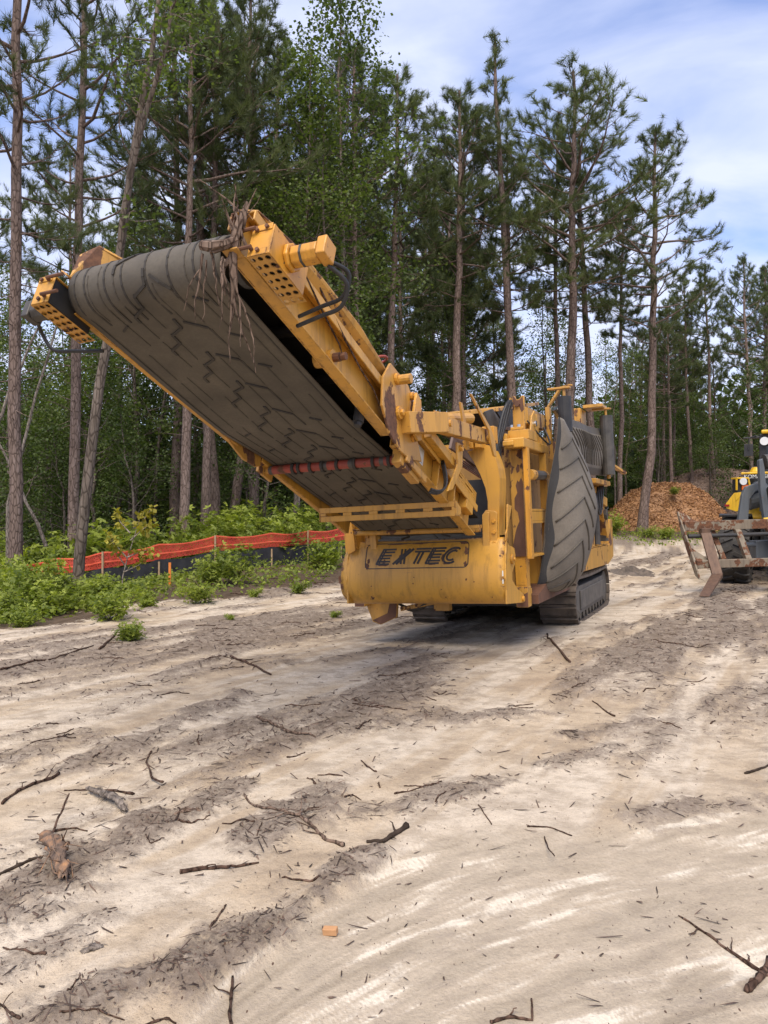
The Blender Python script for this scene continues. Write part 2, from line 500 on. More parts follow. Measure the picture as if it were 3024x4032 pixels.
# stains of dark mulch on the sand: (centre, half length, half width, turn) in metres
PATCH = []
for (x0, y0, x1, y1, wd, st) in [
        (0, 1960, 330, 1790, 0.24, 1.0), (330, 1800, 520, 1700, 0.16, .9), (430, 2130, 800, 1850, 0.11, 1.0), (120, 2200, 560, 2020, 0.20, .95),
        (470, 2060, 640, 1960, .22, .8), (560, 1800, 700, 1720, 0.20, .9), (600, 1745, 690, 1735, 0.12, 1.0), (800, 1760, 1060, 1690, 0.16, .8),
        (960, 1740, 1100, 1690, 0.07, .8), (170, 1660, 520, 1500, 0.2, .85), (20, 1640, 180, 1590, 0.22, .7), (520, 1560, 900, 1530, 0.22, .6),
        (700, 1580, 960, 1540, 0.25, .75), (960, 1550, 1180, 1540, 0.18, .8), (1250, 1590, 1370, 1560, 0.2, .85), (1180, 1650, 1330, 1610, 0.12, .7),
        (1440, 1770, 1659, 1730, 0.18, .95), (1370, 1640, 1440, 1590, 0.10, .6), (1450, 2180, 1659, 2120, 0.10, 1.0), (0, 2120, 200, 2000, .10, .6),
        (480, 1450, 620, 1430, .2, .7), (200, 1500, 600, 1420, .25, .6), (0, 1500, 300, 1440, .3, .6), (1320, 1500, 1480, 1440, .3, .5),
        (120, 1400, 500, 1330, .35, .85), (0, 1450, 250, 1390, .3, .75),
        (560, 1290, 760, 1250, .5, .8), (1330, 1400, 1659, 1330, .5, .55), (1200, 1420, 1500, 1380, .4, .5), (1350, 1180, 1500, 1165, 2.2, .7)]:
    a = gpx(x0, y0); b_ = gpx(x1, y1)
    PATCH.append((a[0], a[1], b_[0], b_[1], wd, st))

def mulch(x, y):
    p, q = pq(x, y)
    base = fbm(p * 0.22, q * 1.15, 3, 5, 0.55)
    far = sstep(4.0, 9.5, y)
    fine_ = fbm(p * 0.7, q * 3.2, 6, 5, 0.6)
    m = (base - 0.52) * (2.4 + 1.6 * far) + 0.16 + 0.30 * far + (fine_ - 0.5) * (1.5 + 1.9 * far)
    wob = (fbm(x * 3.2, y * 3.2, 21, 5, 0.68) - 0.5) * 1.5
    for (ax, ay, bx, by, wd, st) in PATCH:
        dx_, dy_ = bx - ax, by - ay
        L2 = dx_ * dx_ + dy_ * dy_
        t = np.clip(((x - ax) * dx_ + (y - ay) * dy_) / L2, 0, 1)
        dist = np.hypot(x - ax - t * dx_, y - ay - t * dy_)
        m = np.maximum(m, st * (1 - sstep(wd * 0.15, wd * 1.25, dist + wob * wd * 1.5)))
    wash = washed(x, y)
    m = m * (1 - 0.75 * wash) 
    return np.clip(m, 0, 1)

def washed(x, y):
    """the fan of sand that running water has combed, right of the ridge near the camera"""
    e = x - (-0.62 + 0.62 * (y - 2.6)) + (fbm(x * 1.6, y * 1.6, 33, 3) - 0.5) * 0.3
    return sstep(-0.02, 0.14, e) * (1 - sstep(3.55, 3.95, y - 0.22 * x + (fbm(x * 2, y * 2, 37, 3) - .5) * .3))

def flow(x, y):
    x = np.maximum(x, -0.8)
    g = 0.40 * x - 0.26 * np.exp(-(x + 0.2) / 0.40)        # the water ran along y = g(x) + const
    return x, (y - g + 0.10 * (fbm(x * 1.5, y * 1.5, 93, 3) - 0.5)) * 0.85

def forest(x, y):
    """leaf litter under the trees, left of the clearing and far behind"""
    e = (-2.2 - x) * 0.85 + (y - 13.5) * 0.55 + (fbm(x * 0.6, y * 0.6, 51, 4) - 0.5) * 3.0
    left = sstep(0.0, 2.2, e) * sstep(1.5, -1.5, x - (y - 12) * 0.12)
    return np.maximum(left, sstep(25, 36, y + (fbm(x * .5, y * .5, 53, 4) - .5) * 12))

def relief(x, y):
    m = mulch(x, y); w_ = washed(x, y)
    p, q = pq(x, y)
    z = 0.030 * m * (0.6 + 0.8 * fbm(x * 7, y * 7, 5, 3))
    z = z + 0.05 * (fbm(p * 0.35, q * 0.9, 9, 4) - 0.5) + 0.022 * (fbm(x * 2.2, y * 2.2, 11, 4) - 0.5)
    z = z + 0.030 * m * (fbm(x * 24, y * 24, 13, 3, .7) - 0.5)
    f1, f2 = flow(x, y)
    z = z + w_ * (0.012 * (fbm(f1 * 2.0, f2 * 10, 15, 5, .65) - 0.5) * (0.3 + 1.4 * vnoise(f1 * 1.3, f2 * 2.1, 19)) + 0.004 * (fbm(f1 * 3.0, f2 * 46.0, 49, 3, .6) - 0.5) - 0.02)
    return z * (1 - 0.3 * sstep(14, 30, y))

def ground_z(x, y):
    x = np.atleast_1d(np.asarray(x, dtype=float)); y = np.atleast_1d(np.asarray(y, dtype=float))
    return terrain(x, y) + relief(x, y)

def gz(x, y):
    return float(ground_z(x, y)[0])

def build_ground():
    ang = np.concatenate([np.linspace(-180, -40, 60, endpoint=False), np.linspace(-40, 40, 640, endpoint=False), np.linspace(40, 180, 60)])
    rad = np.concatenate([np.linspace(0.05, 1.6, 16, endpoint=False), np.geomspace(1.6, 26, 560, endpoint=False), np.geomspace(26, 900, 50)])
    A, Q = np.meshgrid(R(1) * ang, rad, indexing='ij')
    X = Q * np.sin(A); Y = Q * np.cos(A)
    Z = terrain(X, Y) + relief(X, Y) * (Q < 60)
    na, nr = A.shape
    idx = np.arange(na * nr).reshape(na, nr)
    F = np.stack([idx[:-1, :-1], idx[1:, :-1], idx[1:, 1:], idx[:-1, 1:]], -1).reshape(-1, 4)[:, ::-1]
    me = npmesh('ground', np.stack([X, Y, Z], -1).reshape(-1, 3), F, None, smooth=True)
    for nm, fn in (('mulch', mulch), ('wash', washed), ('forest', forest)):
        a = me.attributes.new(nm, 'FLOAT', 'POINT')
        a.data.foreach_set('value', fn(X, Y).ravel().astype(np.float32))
    f1, f2 = flow(X, Y)
    st = 0.5 + (fbm(f1 * 2.2, f2 * 12.0, 41, 6, .70) - 0.5) * (0.3 + 0.85 * vnoise(f1 * 1.2, f2 * 1.8, 47)) + (fbm(f1 * 3.0, f2 * 46.0, 49, 3, .6) - 0.5) * 0.16
    a = me.attributes.new('streak', 'FLOAT', 'POINT'); a.data.foreach_set('value', st.ravel().astype(np.float32))
    p, q = pq(X, Y)
    st = fbm(p * 0.5, q * 4.0, 43, 5, .6)
    a = me.attributes.new('rut', 'FLOAT', 'POINT'); a.data.foreach_set('value', st.ravel().astype(np.float32))
    m, nt, b = mat('sandy_ground')
    def att(n):
        k = nt.nodes.new('ShaderNodeAttribute'); k.attribute_name = n
        return k.outputs['Fac']
    big = noise(nt, 0.9, 5, 0.6)
    fine = noise(nt, 48, 4, 0.8)
    mid = noise(nt, 9, 6, 0.7)
    sand = ramp(nt, big, [(0.3, (0.37, 0.285, 0.195)), (0.5, (0.47, 0.38, 0.27)), (0.72, (0.61, 0.52, 0.40))])
    sand = mix(nt, math_(nt, 'MULTIPLY', ramp(nt, att('rut'), [(0.42, (0, 0, 0)), (0.60, (1, 1, 1))]), 0.55), sand, (0.66, 0.59, 0.485))
    blot = noise(nt, 3.2, 7, 0.72, stretch=(1, 1.5, 1), rot=(0, 0, 0.5))
    sand = mix(nt, ramp(nt, blot, [(0.46, (0, 0, 0)), (0.60, (0.55, 0.55, 0.55))]), sand, (0.27, 0.215, 0.155))
    speck = noise(nt, 130, 2, 0.9)
    sand = mix(nt, ramp(nt, speck, [(0.60, (0, 0, 0)), (0.68, (0.55, 0.55, 0.55))]), sand, (0.13, 0.095, 0.068))
    wsand = ramp(nt, att('streak'), [(0.30, (0.30, 0.25, 0.185)), (0.44, (0.385, 0.325, 0.245)), (0.55, (0.44, 0.37, 0.28)), (0.60, (0.52, 0.45, 0.35)), (0.655, (0.70, 0.63, 0.51))])
    sand = mix(nt, math_(nt, 'MULTIPLY', att('wash'), 0.9), sand, wsand)
    sand = mix(nt, 1.0, sand, ramp(nt, fine, [(0.3, (0.84, 0.83, 0.82)), (0.7, (1.1, 1.1, 1.1))]), 'MULTIPLY')
    mul = ramp(nt, mid, [(0.3, (0.070, 0.054, 0.042)), (0.5, (0.165, 0.130, 0.102)), (0.72, (0.34, 0.285, 0.225))])
    mf = math_(nt, 'ADD', att('mulch'), math_(nt, 'MULTIPLY', math_(nt, 'SUBTRACT', mid, 0.5), 2.2))
    mf = math_(nt, 'ADD', mf, math_(nt, 'MULTIPLY', math_(nt, 'SUBTRACT', fine, 0.5), 1.8))
    mf = ramp(nt, mf, [(0.08, (0, 0, 0)), (0.32, (0.26, 0.26, 0.26)), (0.85, (0.9, 0.9, 0.9))])
    col = mix(nt, mf, sand, mul)
    # chips and bark crumbs, denser where there is mulch
    t = nt.nodes.new('ShaderNodeTexCoord')
    for sc_, th, ang_ in ((40, 0.16, 0.4), (90, 0.17, 1.3)):
        mp = nt.nodes.new('ShaderNodeMapping'); mp.inputs['Rotation'].default_value = (0, 0, ang_); mp.inputs['Scale'].default_value = (1, 0.45, 1)
        nt.links.new(t.outputs['Object'], mp.inputs[0])
        vo = nt.nodes.new('ShaderNodeTexVoronoi'); vo.inputs['Scale'].default_value = sc_; vo.inputs['Randomness'].default_value = 1
        nt.links.new(mp.outputs[0], vo.inputs['Vector'])
        sel = nt.nodes.new('ShaderNodeSeparateColor'); nt.links.new(vo.outputs['Color'], sel.inputs[0])
        pick = math_(nt, 'LESS_THAN', sel.outputs[0], math_(nt, 'MULTIPLY_ADD', att('mulch'), 0.5))
        pick.node.inputs[1].links[0].from_node.inputs[2].default_value = 0.04
        spot = math_(nt, 'MULTIPLY', math_(nt, 'LESS_THAN', vo.outputs['Distance'], th), pick)
        cc = ramp(nt, sel.outputs[1], [(0.0, (0.05, 0.032, 0.024)), (0.7, (0.13, 0.085, 0.062)), (1.0, (0.32, 0.26, 0.2))])
        col = mix(nt, spot, col, cc)
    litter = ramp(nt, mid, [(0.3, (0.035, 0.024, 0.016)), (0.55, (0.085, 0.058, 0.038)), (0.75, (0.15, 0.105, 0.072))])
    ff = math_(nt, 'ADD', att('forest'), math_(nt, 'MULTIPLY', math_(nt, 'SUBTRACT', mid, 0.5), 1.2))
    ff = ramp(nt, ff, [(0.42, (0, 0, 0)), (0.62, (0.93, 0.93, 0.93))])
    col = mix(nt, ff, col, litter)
    nt.links.new(col, b.inputs['Base Color'])
    b.inputs['Roughness'].default_value = 0.95
    b.inputs['Specular IOR Level'].default_value = 0.1
    hh = math_(nt, 'ADD', math_(nt, 'MULTIPLY', fine, 0.5), mid)
    bump(nt, b, hh, 0.75, 0.025)
    me.materials.append(m)
    o = link('ground', me)
    tag(o, 'pale sandy clearing strewn with dark mulch and twigs', 'ground', kind='structure')
    return o
build_ground()

# ================================================================== the screening machine
M = thing('screening_machine', 'large tracked yellow screening machine with its conveyor raised over the sand', 'screening machine',
          tuple(MO), (0, -RHO, -PSI))
CT, ST = math.cos(R(22.8)), math.sin(R(22.8))

def K(v, s, n):                     # conveyor frame: across, along (towards the head), out of the belt
    return (v, -1.07 - s * CT + n * ST, 1.69 + s * ST + n * CT)

def kbox(mb, v0, v1, s0, s1, n0, n1):
    return mb.hexa([K(v0, s0, n0), K(v1, s0, n0), K(v1, s1, n0), K(v0, s1, n0), K(v0, s0, n1), K(v1, s0, n1), K(v1, s1, n1), K(v0, s1, n1)])

def bolt(mb, c, d, r=0.022, h=0.02):
    c = Vector(c); d = Vector(d).normalized()
    return mb.tube([c, c + d * h], r, 6)

# ---- belt: runs under the frame, round the head pulley and back
PR, SH, NC = 0.165, 3.50, 0.015
def beltpt(v, t, lift=0.0):
    """t: length along the outside of the belt from the foot"""
    s0 = -0.95
    l1 = SH - s0
    arc = math.pi * PR
    sag = 0.0
    if t < l1:
        s = s0 + t
        sag = -0.018 * math.sin(max(0.0, min(1.0, t / l1)) * math.pi) + 0.006 * math.sin(v * 9 + t * 3)
        sag += np.interp(s, [-0.95, 0.0, 1.25, 1.9, SH], [0.03, 0.015, -0.06, -0.14, NC - PR])
        return Vector(K(v, s, sag - lift)), Vector(K(0, 0, -1)) - Vector(K(0, 0, 0))
    if t < l1 + arc:
        a = (t - l1) / PR
        cs, sn = math.sin(a), -math.cos(a)
        crown = 0.012 * (1 - (v / 0.62) ** 2)
        q = PR + lift + crown * math.sin(a)
        return Vector(K(v, SH + cs * q, NC + sn * q)), Vector(K(0, cs, sn)) - Vector(K(0, 0, 0))
    s = SH - (t - l1 - arc)
    return Vector(K(v, s, np.interp(s, [1.0, SH], [0.21, NC + PR]) + lift)), Vector(K(0, 0, 1)) - Vector(K(0, 0, 0))
ARC = math.pi * PR; L1 = SH + 0.95
TT = list(np.linspace(0, L1, 40)) + list(np.linspace(L1, L1 + ARC, 22)[1:]) + list(np.linspace(L1 + ARC, L1 + ARC + 4.2, 18)[1:])
mb = MB()
nv_ = 14
mb.add([beltpt(-0.62 + 1.18 * j / nv_, t)[0] for t in TT for j in range(nv_ + 1)],
       [(i * (nv_ + 1) + j, i * (nv_ + 1) + j + 1, (i + 1) * (nv_ + 1) + j + 1, (i + 1) * (nv_ + 1) + j) for i in range(len(TT) - 1) for j in range(nv_)])
belt = mb.build('conveyor_belt', 'belt_dusty', M, smooth=True, solid=0.014)
tag(belt, 'worn grey rubber belt with dark chevron ribs')
mb = MB()
def rib(pts, wd=0.015, ht=0.015):
    wd *= 0.85
    P = []
    for (a, b) in zip(pts[:-1], pts[1:]):
        k = max(2, int(abs(b[1] - a[1]) / 0.06) + 1)
        for i in range(k):
            f = i / k
            P.append((a[0] + (b[0] - a[0]) * f, a[1] + (b[1] - a[1]) * f))
    P.append(pts[-1])
    Q = [beltpt(v, t, 0.009) for v, t in P]
    for (p, n1), (q, n2) in zip(Q[:-1], Q[1:]):
        if (q - p).length > 1e-4:
            mb.bar(p, q, wd, ht, n1)
rr = random.Random(4)
fine_ribs = []
for k in range(14):
    t = 0.02 + k * 0.37
    j = rr.uniform(-.012, .012)
    for v in (-0.46, -0.37, -0.24, -0.12, 0.05, 0.18, 0.31, 0.43):
        s_ = t - 0.55 * abs(v) + j
        if rr.random() < .85:
            fine_ribs.append(((v, s_ + .14), (v + rr.uniform(-.006, .006), s_ - .16 - .05 * rr.random())))
    rib([(0.0, t + .20 + j), (-0.005, t + .11 + j), (-0.115, t + .06 + j), (-0.12, t - 0.03 + j), (-0.235, t - .09 + j), (-0.24, t - .15 + j)], 0.022)
    rib([(0.045, t + .16 + j), (0.17, t + .06 + j)], 0.021)
    rib([(0.17, t + .06 + j), (0.185, t - .12 + j)], 0.012, 0.006)
    if rr.random() < .6:
        rib([(0.27, t - .02 + j), (0.35, t - .08 + j)], 0.018)
    if rr.random() < .5:
        rib([(-0.36, t - .16 + j), (-0.44, t - .21 + j)], 0.016)
for v in (-0.575, 0.52):
    rib([(v, 0.0), (v, L1 + ARC)], 0.012, 0.005)
for v in (-0.5, -.33, -0.19, .0, 0.17, 0.36, .5):
    rib([(v + 0.02, L1 - 0.12), (v + 0.01, L1 + ARC * 0.5), (v, L1 + ARC * .98)], 0.017, 0.005)
mb.build('chevron_ribs', 'belt_groove', belt)
mb = MB()
for pts in fine_ribs:
    if min(q[1] for q in pts) > 0: rib(list(pts), 0.010, 0.005)
mb.build('mould_lines', 'belt_line', belt)
mb = MB()
for v in (-0.63, 0.63):
    mb.tube([K(v - .02, SH, NC), K(v + .02, SH, NC)], PR - 0.012, 20)
mb.build('head_pulley', 'black_steel', M)

# ---- conveyor frame: two channel beams in an upper and a lower section
def cbeam(sg, s0, s1, n0=-0.168, n1=0.225):
    b = MB()
    if sg < 0:
        n0 += 0.04 if s0 > 1 else 0.075
        kbox(b, -0.655, -0.667, s0, s1 - .2, n0, n1)
        kbox(b, -0.668, -0.715, s0, s1 - .2, n0, n0 + 0.014)
        kbox(b, -0.668, -0.715, s0, s1 - .2, n1 - 0.014, n1)
        return b
    kbox(b, sg * 0.70, sg * 0.712, s0, s1, n0, n1)
    kbox(b, sg * 0.713, sg * 0.80, s0, s1, n0, n0 + 0.014)
    kbox(b, sg * 0.713, sg * 0.80, s0, s1, n1 - 0.014, n1)
    kbox(b, sg * 0.788, sg * 0.802, s0 + .001, s1 - .001, n1 - 0.07, n1 + 0.002)
    return b
for sg in (1, -1):
    b = cbeam(sg, 1.62, 3.72, n1=0.175)
    b.build('upper_beam', 'yellow_paint', M, bevel=0.006)
    b = cbeam(sg, -0.54, 1.45, n1=0.16)
    for s in (0.1, 0.55):
        if sg > 0: kbox(b, sg * 0.713, sg * 0.785, s, s + 0.012, -0.153, 0.145)
    b.build('lower_beam', 'yellow_paint', M, bevel=0.006)
    # wing plates over the belt edges
    if sg < 0: continue
    b = MB()
    b.prism([K(sg * 0.69, 3.74, 0.178), K(sg * 0.80, 3.70, 0.182), K(sg * 0.815, 3.3, 0.26), K(sg * 0.82, 2.4, 0.30), K(sg * 0.80, 1.8, 0.26), K(sg * 0.69, 1.8, 0.178)], (0, 0.004, 0.008))
    b.build('wing_plate', 'yellow_worn' if sg > 0 else 'rusty_orange', M)
# left head shroud, rust brown, and underside of the right one
b = MB()
b.prism([K(-0.655, 3.66, 0.06), K(-0.66, 3.64, 0.25), K(-0.56, 3.60, 0.335), K(-0.36, 3.3, 0.30), K(-0.24, 3.0, 0.24), K(-0.60, 2.9, 0.20)], (0, 0.012, 0.012))
b.prism([K(-0.665, 3.68, 0.06), K(-0.76, 3.66, 0.13), K(-0.76, 3.2, 0.13), K(-0.665, 3.2, 0.1)], (0, 0.01, 0.01))
b.build('head_shroud', 'yellow_worn', M)
# dark carrying idlers and deck between the beams
b = MB()
kbox(b, -0.65, 0.69, -0.9, 3.25, 0.175, 0.185)
for s in np.arange(-0.4, 3.2, 0.62):
    b.tube([K(-0.65, s, 0.12), K(0.66, s, 0.12)], 0.045, 10)
b.build('belt_deck', 'black_steel', M)
for s, sg in ((2.55, 1),):
    b = MB()
    b.tube([K(sg * 0.60, s, -0.05), K(sg * 0.74, s, -0.05)], 0.058, 14)
    b.build('return_roller', 'yellow_worn', M, smooth=False)
    b = MB(); b.tube([K(sg * 0.741, s, -0.05), K(sg * 0.79, s, -0.05)], 0.032, 10); b.tube([K(sg * 0.80, s, -0.05), K(sg * 0.835, s, -0.05)], 0.028, 8)
    b.build('roller_shaft', 'rust', M)
b = MB()
b.tube([K(0.665, 1.95, -0.02), K(0.665, 1.95, -0.22)], 0.042, 12); b.tube([K(0.665, 1.95, -0.221), K(0.665, 1.95, -0.25)], 0.03, 10)
b.build('hydraulic_ram', 'black_steel', M)

# ---- head drive boxes with a perforated guard and a motor each
def perforated(mb, P00, P10, P01, P11, nu, nv, r=0.3, th=0.006):
    """plate with slotted holes cut as a frame of bars"""
    def pt(a, b):
        return (Vector(P00) * (1 - a) * (1 - b) + Vector(P10) * a * (1 - b) + Vector(P01) * (1 - a) * b + Vector(P11) * a * b)
    nrm = (Vector(P10) - Vector(P00)).cross(Vector(P01) - Vector(P00)).normalized() * th
    m_ = 4
    for i in range(nu):
        for j in range(nv):
            a0, a1, b0, b1 = i / nu, (i + 1) / nu, j / nv, (j + 1) / nv
            ca, cb = (a0 + a1) / 2, (b0 + b1) / 2
            ring_o = []; ring_i = []
            for k in range(12):
                an = 2 * math.pi * k / 12 + math.pi / 4
                cx_, cy_ = math.cos(an), math.sin(an)
                mx = max(abs(cx_), abs(cy_))
                ring_o.append(pt(ca + cx_ / mx / nu / 2, cb + cy_ / mx / nv / 2))
                ring_i.append(pt(ca + cx_ * 0.34 / nu, cb + cy_ * 0.27 / nv))
            for k in range(12):
                k2 = (k + 1) % 12
                mb.add([ring_o[k], ring_o[k2], ring_i[k2], ring_i[k]], [(0, 1, 2, 3)])
                mb.add([ring_i[k], ring_i[k2], ring_i[k2] + nrm, ring_i[k] + nrm], [(0, 1, 2, 3)])
for sg in (1, -1):
    A, B = (0.83, 0.975) if sg > 0 else (-0.675, -0.82)
    s0, s1, n0, n1 = 3.36, 3.74, -0.19, 0.01
    b = MB()
    kbox(b, A, B, s1 - 0.008, s1, n0, n1)                       # front face
    kbox(b, B - sg * 0.008, B, s0, s1 - 0.0085, n0, n1)                # outer side
    kbox(b, A, B - sg * .009, s0, s1 - 0.009, n1 - 0.008, n1)               # top
    kbox(b, A + sg * 0.02, B - sg * 0.01, s1 + .0003, s1 + 0.006, n1 - 0.035, n1 + 0.008)   # lip plates
    kbox(b, A + sg * 0.03, B - sg * 0.02, s1 + .0003, s1 + 0.005, n0 - 0.004, n0 + 0.04)
    bx = b.build('drive_box', 'yellow_flaked' if sg > 0 else 'yellow_paint', M, bevel=0.003)
    b = MB(); kbox(b, A + sg * 0.012, B - sg * 0.012, s0 + .01, s1 - 0.012, n0 + .012, n1 - 0.012)  # black box added inside so the guard holes read dark
    b.build('guard_hole_shade', 'black_steel', bx)
    b = MB()
    perforated(b, K(A, s1, n0 - .004), K(B, s1, n0 - .004), K(A, s0 - 0.05, n0 - .004), K(B, s0 - 0.05, n0 - .004), 3, 7)
    b.build('perforated_guard', 'yellow_worn', bx)
    for v, n in ((0.28, -0.02), (0.72, -0.01), (0.2, -0.15), (0.5, -0.165)):
        bolt(MB(), K(A + (B - A) * v, s1 + 0.006, n), Vector(K(0, 1, 0)) - Vector(K(0, 0, 0)), 0.013, 0.016).build('bolt', 'rust', bx)
    for n in (-0.02, -0.15):
        MB().tube([K(A - sg * 0.10, s1 + 0.03, n), K(A + sg * 0.04, s1 + 0.03, n)], 0.012, 8).build('tension_bolt', 'rust', bx)
    b = MB()
    mc = 3.55; mn = -0.075
    b.tube([K(B + sg * 0.001, mc, mn), K(B + sg * 0.03, mc, mn)], 0.085, 8)
    b.tube([K(B + sg * 0.031, mc, mn), K(B + sg * 0.10, mc, mn), K(B + sg * 0.2, mc, mn)], [0.066, 0.066, 0.066], 8)
    kbox(b, B + sg * 0.201, B + sg * 0.262, mc - 0.06, mc + 0.06, mn - 0.06, mn + 0.062)
    mo = b.build('drive_motor', 'yellow_flaked' if sg > 0 else 'dark_steel', M, bevel=0.008)
    b = MB()
    b.tube([K(B + sg * 0.09, mc, mn), K(B + sg * 0.105, mc, mn)], 0.068, 8)
    b.build('motor_band', 'dark_steel', mo)
    for q in ((0.0, 0.07) if sg > 0 else (0.0,)):
        b = MB()
        p0 = Vector(K(B + sg * 0.23, mc - 0.05, mn - 0.03 - q * .4))
        p1 = Vector(K(B + sg * 0.30, mc - 0.16, mn - 0.04 - q)); p2 = Vector(K(B + sg * 0.24, mc - 0.24, mn - 0.13 - q))
        p3 = Vector(K(B + sg * 0.08, mc - 0.28, mn - 0.14 - q)); p4 = Vector(K(B - sg * 0.14, mc - 0.36, mn - 0.12 - q))
        pts = []
        P = [p0, p0, p1, p2, p3, p4, p4]
        for i in range(1, 5):
            for k in range(6):
                t = k / 6
                pts.append(0.5 * ((2 * P[i]) + (-P[i - 1] + P[i + 1]) * t + (2 * P[i - 1] - 5 * P[i] + 4 * P[i + 1] - P[i + 2]) * t * t + (-P[i - 1] + 3 * P[i] - 3 * P[i + 1] + P[i + 2]) * t ** 3))
        b.tube(pts, 0.013, 8)
        b.build('motor_hose', 'hose', M, smooth=True)
    if sg < 0: continue
    b = MB()                                                     # U bracket at the nose of the beam
    kbox(b, sg * 0.70, sg * 0.712, 3.721, 3.80, -0.02, 0.09)
    kbox(b, sg * 0.70, sg * 0.80, 3.721, 3.80, 0.0905, 0.102)
    kbox(b, sg * 0.70, sg * 0.80, 3.721, 3.80, -0.17, -0.158)
    b.build('nose_bracket', 'yellow_worn', M, bevel=0.004)

# ---- hinge between the two sections
for sg in (1,):
    b = MB()
    b.prism([K(sg * 0.803, s, n) for s, n in ((1.05, -0.12), (1.2, 0.02), (1.28, 0.24), (1.5, 0.36), (1.86, 0.34), (1.95, 0.16), (1.9, -0.06), (1.72, -0.2), (1.5, -0.24), (1.3, -.22))], (sg * 0.022, 0, 0))
    hp = b.build('hinge_plate', 'yellow_worn', M, bevel=0.005)
    for s, n, r in ((1.62, 0.03, 0.055), (1.74, 0.27, 0.045), (1.42, 0.30, 0.035), (1.30, -0.02, 0.04)):
        b = MB().tube([K(sg * 0.826, s, n), K(sg * 0.852, s, n)], r, 12)
        b.tube([K(sg * 0.8522, s, n), K(sg * 0.875, s, n)], r * 0.5, 6)
        b.build('hinge_pin', 'yellow_flaked', hp, bevel=0.003)
    b = MB()
    kbox(b, sg * 0.72, sg * 0.80, 1.0, 1.42, -0.30, -0.175)
    kbox(b, sg * 0.802, sg * 0.83, 0.92, 1.36, -0.26, -0.20)
    b.build('roller_bracket', 'yellow_worn', M, bevel=0.006)
    b = MB()
    b.tube([K(sg * 0.70, 1.72, 0.27), K(sg * 0.95, 1.72, 0.27)], 0.04, 12)
    b.prism([K(sg * 0.86, s, n) for s, n in ((1.30, -.06), (1.24, -.02), (1.26, 0.10), (1.34, 0.30), (1.44, 0.32), (1.45, 0.1), (1.38, -.04))], (sg * 0.025, 0, 0))
    b.build('hinge_link', 'yellow_paint', M, bevel=0.005)

b = MB()
b.prism([K(-0.672, s, n) for s, n in ((1.15, -0.08), (1.3, 0.2), (1.8, 0.22), (1.85, -0.02), (1.72, -0.14), (1.5, -0.19), (1.3, -.17))], (-0.022, 0, 0))
b.tube([K(-0.64, 1.10, -0.11), K(-0.75, 1.10, -0.11)], 0.032, 10)
kbox(b, -0.70, -0.73, 0.98, 1.22, -0.17, -0.06)
b.build('hinge_plate', 'yellow_worn', M, bevel=0.005)
# red return roller with rubber rings
b = MB(); b.tube([K(-0.66, 1.10, -0.11), K(0.66, 1.10, -0.11)], 0.040, 16)
rr_ = b.build('rubber_ring_roller', 'red_paint', M, smooth=False)
for i, v in enumerate((-0.40, -0.34, -0.22, -0.10, 0.05, 0.22, 0.40, 0.55)):
    MB().tube([K(v - 0.012, 1.10, -0.11), K(v + 0.012, 1.10, -0.11)], 0.058, 16).build('rubber_ring', 'belt_groove', rr_)
for v0, v1 in ((-0.655, -0.62), (-0.09, -0.05), (0.16, 0.2), (0.46, 0.5)):
    MB().tube([K(v0, 1.10, -0.11), K(v1, 1.10, -0.11)], 0.0412, 16).build('roller_band', 'dark_steel', rr_)

# slotted cross beam (angle section with slots) under the belt
def slotted(mb, v0, v1, f, slots, a0, a1):
    """flat plate v0..v1 by a0..a1 (f maps (v, a, thickness)) pierced by long slots"""
    th = 0.012
    edges = [v0]
    for c, hw in slots:
        edges += [c - hw, c + hw]
    edges.append(v1)
    am, hh = (a0 + a1) / 2, (a1 - a0) * 0.11
    def q(x0, x1, b0, b1):
        mb.hexa([f(x0, b0, 0), f(x1, b0, 0), f(x1, b1, 0), f(x0, b1, 0), f(x0, b0, th), f(x1, b0, th), f(x1, b1, th), f(x0, b1, th)])
    q(v0, v1, a0, am - hh); q(v0, v1, am + hh, a1)
    for i in range(0, len(edges), 2):
        q(edges[i], edges[i + 1], am - hh + .0004, am + hh - .0004)
SL = [(-0.40 + 0.283 * i, 0.095) for i in range(5)]
b = MB()
fu = -1.40
slotted(b, -0.56, 0.86, lambda v, a, t: (v, fu + t, a), SL, 1.525, 1.665)
slotted(b, -0.56, 0.86, lambda v, a, t: (v, fu + .0125 + a, 1.525 + t), SL, 0.0, 0.12)
for sg, ve in ((-1, -.562), (1, .862)):
    b.prism([(ve, fu, 1.665), (ve, fu + 0.02, 1.665), (ve, fu + 0.14, 1.60), (ve, fu + 0.14, 1.54), (ve, fu, 1.525)], (sg * 0.01, 0, 0))
b.build('slotted_crossbeam', 'yellow_paint', M, bevel=0.003)

# lower skirts beside the belt, with ladder slots
for sg in (1, -1):
    b = MB()
    f = lambda v, a, t: K(sg * (0.735 + t), v, a)
    slotted(b, -0.62, 0.62, f, [(-0.40, .12), (-0.05, .12), (0.25, .11), (.48, .08)], 0.185, 0.255)
    slotted(b, -0.62, 0.62, f, [(-0.38, .12), (-0.03, .12), (0.26, .11), (.48, .08)], 0.2555, 0.325)
    kbox(b, sg * 0.66, sg * 0.748, -0.62, 0.62, 0.327, 0.345)
    kbox(b, sg * 0.715, sg * 0.80, -0.40, -0.2, 0.0, 0.15)
    b.build('slotted_skirt', 'yellow_paint', M, bevel=0.003)
b = MB()
b.prism([K(0.7135, 0.78, 0.13), K(0.7135, 1.32, 0.13), K(0.7135, 1.32, -0.02), K(0.7135, 0.78, -0.02)], (0.0015, 0, 0))
lp = b.build('label_plate', 'decal_white', M)
